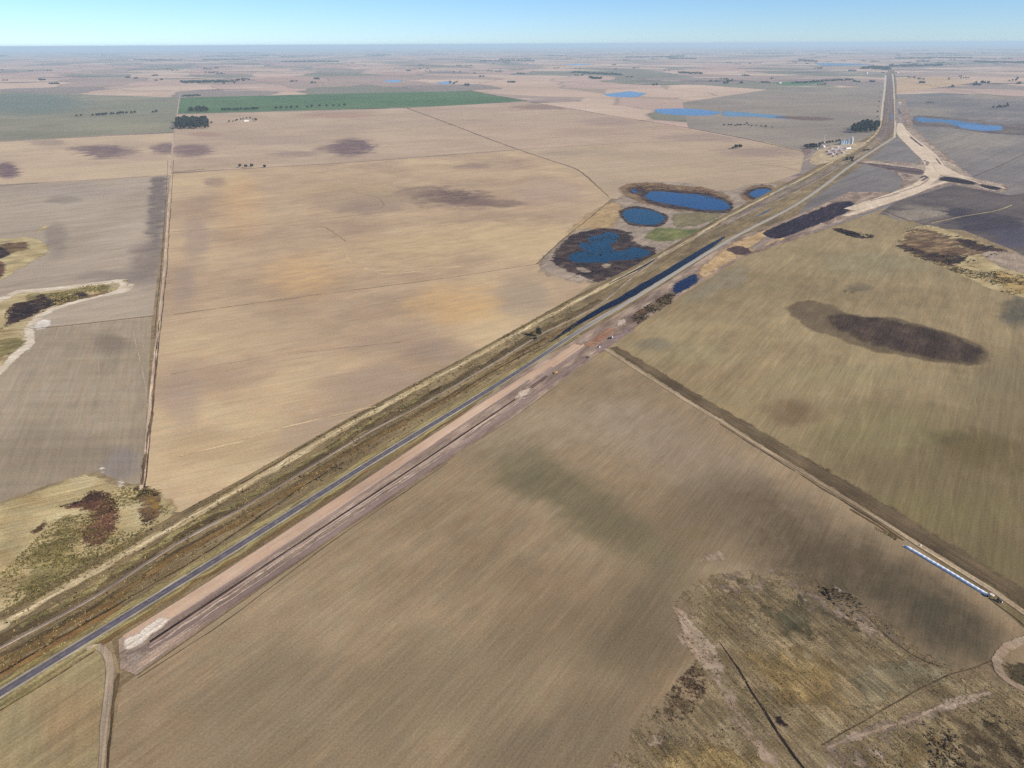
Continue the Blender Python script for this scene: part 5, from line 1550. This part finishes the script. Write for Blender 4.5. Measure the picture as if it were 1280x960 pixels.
def pickup(px, label, mat, rz, group=None):
    x, y = G1(*px)
    e = empty('pickup_truck', label, 'pickup', (x, y, ground_z(x, y)), rz, group)
    b = MB().box((0, 0, .75), (5.2, 1.8, .55), .12).box((1.75, 0, 1.08), (1.5, 1.7, .22), .1)
    b.box((-1.6, .84, 1.2), (2.0, .1, .4)).box((-1.6, -.84, 1.2), (2.0, .1, .4)).box((-2.55, 0, 1.2), (.1, 1.7, .4))
    b.build('body', mat, e)
    MB().box((.2, 0, 1.42), (1.9, 1.65, .8), .1, 0, (.75, .86, -.1)).build('cab', mat, e)
    MB().box((1.02, 0, 1.4), (.06, 1.3, .42)).box((0.1, .80, 1.45), (1.2, .04, .36)).box((0.1, -.80, 1.45), (1.2, .04, .36)).build('window', M_glass, e)
    for sx in (1.6, -1.55):
        for sy in (.82, -.82):
            wheel(e, sx, sy, .38, .25)
    return e


def dump_truck(px, label, rz):
    x, y = G1(*px)
    e = empty('dump_truck', label, 'truck', (x, y, ground_z(x, y)), rz)
    MB().box((0, 0, .95), (8.2, 1.1, .3)).build('chassis', M_darkp, e)
    MB().box((3.0, 0, 2.0), (2.1, 2.4, 2.0), .2, 0, (.92, .95, -.05)).build('cab', M_white, e)
    MB().box((4.02, 0, 2.35), (.06, 2.0, .8)).box((3.1, 1.2, 2.4), (1.1, .04, .7)).box((3.1, -1.2, 2.4), (1.1, .04, .7)).build('windscreen', M_glass, e)
    t = MB().box((-1.3, 0, 1.35), (5.6, 2.4, .3), .05)
    for sy in (1.15, -1.15):
        t.box((-1.3, sy, 2.1), (5.6, .12, 1.2))
    t.box((-4.05, 0, 2.1), (.12, 2.4, 1.2)).box((1.45, 0, 2.3), (.12, 2.4, 1.6))
    t.build('tipper_body', M_darkp, e)
    MB().lathe((-1.3, 0, 1.5), [(1.9, 0), (1.5, .5), (.6, .95), (.1, 1.0)], 12).build('load', M_lip, e)
    for sx in (3.0, -1.6, -2.9):
        for sy in (1.02, -1.02):
            wheel(e, sx, sy, .52, .35)
    return e


def loader(px, label, rz):
    x, y = G1(*px)
    e = empty('wheel_loader', label, 'loader', (x, y, ground_z(x, y)), rz)
    MB().box((-1.4, 0, 1.5), (3.2, 2.0, 1.1), .2, 0, (.9, .9, 0)).box((1.2, 0, 1.2), (1.8, 1.2, .7), .1).build('body', M_yelp, e)
    MB().box((-.1, 0, 2.6), (1.5, 1.5, 1.4), .12, 0, (.9, .9, 0)).build('cab', M_yelp, e)
    MB().box((.66, 0, 2.6), (.05, 1.2, .9)).box((-.1, .75, 2.6), (1.0, .05, .9)).box((-.1, -.75, 2.6), (1.0, .05, .9)).build('window', M_glass, e)
    MB().bar((.9, .5, 1.7), (3.0, .5, .7), .16).bar((.9, -.5, 1.7), (3.0, -.5, .7), .16).build('lift_arm', M_yelp, e)
    MB().box((3.5, 0, .55), (.25, 2.7, 1.0), .05).box((3.9, 0, .15), (.9, 2.7, .12)).box((3.8, 1.32, .5), (.8, .08, .7)).box((3.8, -1.32, .5), (.8, .08, .7)).build('bucket', M_darkp, e)
    for sx in (1.5, -1.6):
        for sy in (1.05, -1.05):
            wheel(e, sx, sy, .8, .6)
    return e


def tractor(px, label, rz):
    x, y = G1(*px)
    e = empty('tractor', label, 'tractor', (x, y, 0), rz)
    MB().box((1.3, 0, 1.3), (2.6, 1.0, .9), .15, 0, (.95, .9, 0)).box((-.6, 0, 1.1), (1.8, 1.0, .7), .1).build('body', M_darkp, e)
    MB().box((2.72, 0, 1.25), (.3, 1.0, .8), .08).build('grille', M_white, e)
    MB().box((-.6, 0, 2.2), (1.6, 1.6, 1.5), .1, 0, (.9, .9, 0)).build('cab', M_glass, e)
    MB().box((-.6, 0, 3.02), (1.8, 1.7, .14), .05).build('cab_roof', M_darkp, e)
    MB().bar((1.2, .3, 1.7), (1.2, .3, 2.7), .06).build('exhaust', M_darkp, e)
    for sy in (.95, -.95):
        wheel(e, -.8, sy, .9, .5)
        wheel(e, 2.0, sy, .58, .38)
    return e


ts = heading((748, 436), (770, 420))
dump_truck((764, 423.5), 'white cabbed dump truck with dark tipper body on the mauve site soil', ts)
pickup((749.5, 434.5), 'small white pickup parked on the site below the orange soil', M_white, ts + .3)
loader((694.5, 467), 'yellow wheel loader working on the pink subbase near the pale spoil', ts + 2.8)
pickup((1057, 268.5), 'white pickup on the black wet soil before the junction', M_white, ts)
pickup((735, 447), 'dark pickup at the lower edge of the site by the farm track', M_darkp, ts)
dump_truck((1125, 129.5), 'white truck at the far northern tip of the new road', R(80))

# the grain bag: a long low tube of white plastic
a = np.array(G1(1130.5, 682.5))
b = np.array(G1(1234.5, 744))
Lb = float(np.linalg.norm(b - a))
rz = math.atan2(*(b - a)[::-1])
N = NT('white_silo_plastic')
tc = N.n('ShaderNodeTexCoord')
q1 = N.noise(N.mapped(tc.outputs['Object'], 0, 2.2, .8), 1.0, 4, .6)
col = N.mix(N.rng(q1, .35, .65), (.68, .71, .78, 1), (.84, .85, .88, 1))
M_bag = N.finish(col, .38, .4)
e = empty('silo_bag', 'long white plastic grain bag lying beside the farm track', 'silo bag', (a[0], a[1], ground_z((a[0] + b[0]) / 2, (a[1] + b[1]) / 2) - .01), rz)
V, Fc = [], []
ns, nr_ = 120, 14
for i in range(ns + 1):
    t = i / ns
    k = min(1, (t * Lb / 3.2 + .04) ** .5, ((1 - t) * Lb / 1.6 + .25) ** .5)
    ww = 1.55 * k * (1 + .035 * math.sin(i * 1.3) + random.uniform(-.015, .015))
    hh = 1.75 * k * (1 + .05 * math.sin(i * .9 + 1) + random.uniform(-.02, .02))
    yo = .25 * math.sin(t * 5) + .1 * math.sin(t * 13)
    for j in range(nr_ + 1):
        an = math.pi * j / nr_
        V.append((t * Lb, yo + math.cos(an) * ww * (1 + .12 * math.sin(an)), math.sin(an) ** .8 * hh))
for i in range(ns):
    for j in range(nr_):
        p0 = i * (nr_ + 1) + j
        Fc.append((p0, p0 + nr_ + 1, p0 + nr_ + 2, p0 + 1))
bagm = mesh_obj('plastic_tube', V, Fc, M_bag, None, e, True)
MB().box((Lb * .0 - .6, 0, .12), (1.6, 1.0, .2), .08, 0, (.6, .5, .3)).build('folded_end', M_bag, e)
x, y = b + (b - a) / Lb * 1.9
e = empty('bagging_machine', 'cream grain bagging machine at the near end of the white bag', 'bagging machine', (float(x), float(y), ground_z(x, y)), rz)
MB().lathe((-.8, 0, 1.5), [(1.5, 0), (1.6, .6), (1.45, 1.2)], 16, 'x').build('tunnel', M_cream, e)
MB().box((1.3, 0, 2.1), (2.2, 2.4, 1.3), .05, 0, (1.25, 1.2, 0)).build('hopper', M_cream, e)
MB().bar((.4, 0, .6), (3.6, 0, .55), .09).bar((.4, .8, .6), (3.4, 0, .55), .07).bar((.4, -.8, .6), (3.4, 0, .55), .07).build('drawbar', M_darkp, e)
for sy in (1.5, -1.5):
    wheel(e, .6, sy, .5, .3)
x, y = b + (b - a) / Lb * 9.0
t = tractor((1, 500), 'dark tractor with pale nose standing past the bagging machine', rz)
t.location = (float(x), float(y), ground_z(x, y))
x, y = G1(1150.5, 682.5)
e = empty('bulk_sack', 'small white bulk sack on the farm track beside the bag', 'sack', (x, y, ground_z(x, y)), .4)
MB().box((0, 0, .6), (1.3, 1.2, 1.2), .25, 0, (.9, .9, 0)).build('sack', M_white, e)
MB().bar((-.3, 0, 1.2), (0, 0, 1.5), .05).bar((.3, 0, 1.2), (0, 0, 1.5), .05).build('strap', M_cream, e)

# ------------------------------------------------------------------ the grain farmstead
def silo(px, label, r, h, mat, group):
    x, y = G1(*px)
    e = empty('grain_silo', label, 'silo', (x, y, 0), 0, group)
    prof = []
    k = 10
    for i in range(k):
        prof += [(r, h * i / k), (r + .08, h * (i + .5) / k)]
    MB().lathe((0, 0, 0), prof + [(r, h)], 24).build('wall', mat, e)
    roof = MB().lathe((0, 0, h + .02), [(r + .25, 0), (r * .3, r * .42), (r * .12, r * .5), (r * .12, r * .62)], 24).build('roof', M_steel, e)
    MB().bar((r + .2, 0, 0), (r + .2, 0, h), .12, 4).build('ladder', M_steel, e)
    return e


for (x, y, r, h, m), lab in zip([(1051, 181, 6.5, 15, M_bluesteel), (1053.6, 180.6, 6.5, 17, M_steel), (1056.5, 180.4, 6.5, 15, M_bluesteel), (1059.5, 180.2, 7, 18, M_bluesteel)],
                                ['blue grey silo at the left end of the silo row', 'paler steel silo second from the left in the row', 'blue grey silo third from the left in the row', 'largest blue grey silo beside the tall pale elevator']):
    silo((x, y), lab, r, h, m, 'grain silos in the farmstead row')
x, y = G1(1064, 180)
e = empty('grain_elevator', 'tall pale grain elevator at the right end of the silo row', 'grain elevator', (x, y, 0), HW)
MB().box((0, 0, 12), (15, 10, 24), .1).build('tower', M_conc, e)
MB().box((-3, 0, 27.2), (7, 6, 6), .1).gable((-3, 0, 30.3), (7, 6, 1.6), .3).build('head_house', M_white, e)
MB().bar((7, 3, 30), (14, 8, 0), .5, 6).bar((-7, -2, 29), (-22, -4, 17), .45, 6).build('grain_spout', M_steel, e)
MB().box((0, -5.06, 3), (5, .1, 5.5)).build('door', M_bluesteel, e)
x, y = G1(1030.2, 178.5)
e = empty('radio_mast', 'thin pale lattice mast rising above the farmstead trees', 'mast', (x, y, 0))
m = MB()
for sx, sy in ((1, 1), (1, -1), (-1, 1), (-1, -1)):
    m.bar((sx * .9, sy * .9, 0), (sx * .35, sy * .35, 36), .14, 4)
for k in range(12):
    w0, w1 = .9 - .55 * k / 12, .9 - .55 * (k + 1) / 12
    for sx, sy, tx, ty in ((1, 1, 1, -1), (1, -1, -1, -1), (-1, -1, -1, 1), (-1, 1, 1, 1)):
        m.bar((sx * w0, sy * w0, k * 3), (tx * w1, ty * w1, k * 3 + 3), .07, 3)
m.build('lattice', M_white, e)
MB().bar((0, 0, 36), (0, 0, 41), .12, 4).build('aerial', M_white, e)


def building(name, px, label, cat, d, rise, rz, wall, roof, group=None, windows=2):
    x, y = G1(*px)
    e = empty(name, label, cat, (x, y, 0), rz, group)
    lx, ly, h = d
    b = MB().box((0, 0, h / 2), (lx, ly, h))
    for sx in (-1, 1):
        V = [(sx * lx / 2, -ly / 2, h), (sx * lx / 2, ly / 2, h), (sx * lx / 2, 0, h + rise)]
        V += [(q[0] - sx * .25, q[1], q[2]) for q in V]
        f = [(0, 1, 2), (5, 4, 3), (0, 3, 4, 1), (1, 4, 5, 2), (2, 5, 3, 0)]
        b.add(V, f if sx > 0 else [tuple(reversed(q)) for q in f])
    b.build('wall', wall, e)
    MB().gable((0, 0, h + .03), (lx, ly, rise), .5).build('roof', roof, e)
    MB().box((lx * .1, -ly / 2 - .04, min(h * .4, 1.6)), (min(4, lx * .22), .1, min(h * .8, 3.2))).build('door', M_wood if h < 4 else M_bluesteel, e)
    for k in range(windows):
        wx = -lx * .38 + k * lx * .22
        fr = MB().box((wx, -ly / 2 - .04, h * .55), (1.5, .1, 1.3)).build('window', M_white, e)
        MB().box((wx, -ly / 2 - .1, h * .55), (1.2, .04, 1.0)).build('pane', M_glass, fr)
    return e


building('storage_shed', (1028.5, 184), 'white tin storage shed under the radio mast', 'shed', (24, 13, 5.5), 2.4, HW, M_white, M_tin)
building('storage_shed', (1059.5, 186), 'long low white shed in front of the silo row', 'shed', (34, 11, 4.5), 2.0, HW * .6, M_white, M_tin)
building('storage_shed', (1020.5, 186.8), 'small pale shed among the trees left of the farmstead', 'shed', (14, 9, 4), 1.8, HW, M_conc, M_greyroof)
for (x, y, rz_, m, r_), lab in zip([(1034.5, 190, HW, M_brick, M_tin), (1038.5, 186, HW, M_white, M_redroof), (1042.5, 189, HW + 1.57, M_brick, M_tin), (1046.5, 185, HW, M_white, M_tin), (1050, 189, HW, M_brick, M_greyroof),
                                 (1040, 193, HW, M_white, M_tin), (1053, 191.5, HW, M_conc, M_tin)],
                                ['pinkish house with pale roof nearest the field lane', 'white house with faded red roof in the farmstead middle', 'pinkish house with pale roof turned across the yard', 'white house with pale roof close behind the yard',
                                 'pinkish house with grey roof toward the silos', 'white house with pale roof in front of the low trees', 'grey house with pale roof nearest the highway']):
    building('farmhouse', (x, y), lab, 'house', (15, 10, 4.2), 2.6, rz_, m, r_, 'houses of the grain farmstead')
building('farmhouse', (308, 151.6), 'lone white farmhouse among trees on the far left plain', 'house', (26, 13, 5), 3.0, LN, M_white, M_tin)
building('farmhouse', (1083, 92), 'far white building beside the highway before the distant town', 'house', (70, 30, 12), 5, HW, M_white, M_tin)
building('storage_shed', (1121, 91), 'far pale shed right of the highway before the distant town', 'shed', (60, 30, 10), 5, HW, M_white, M_tin)
building('farmhouse', (975, 104), 'far white house on the distant green strip', 'house', (34, 16, 6), 3, LN, M_white, M_tin)
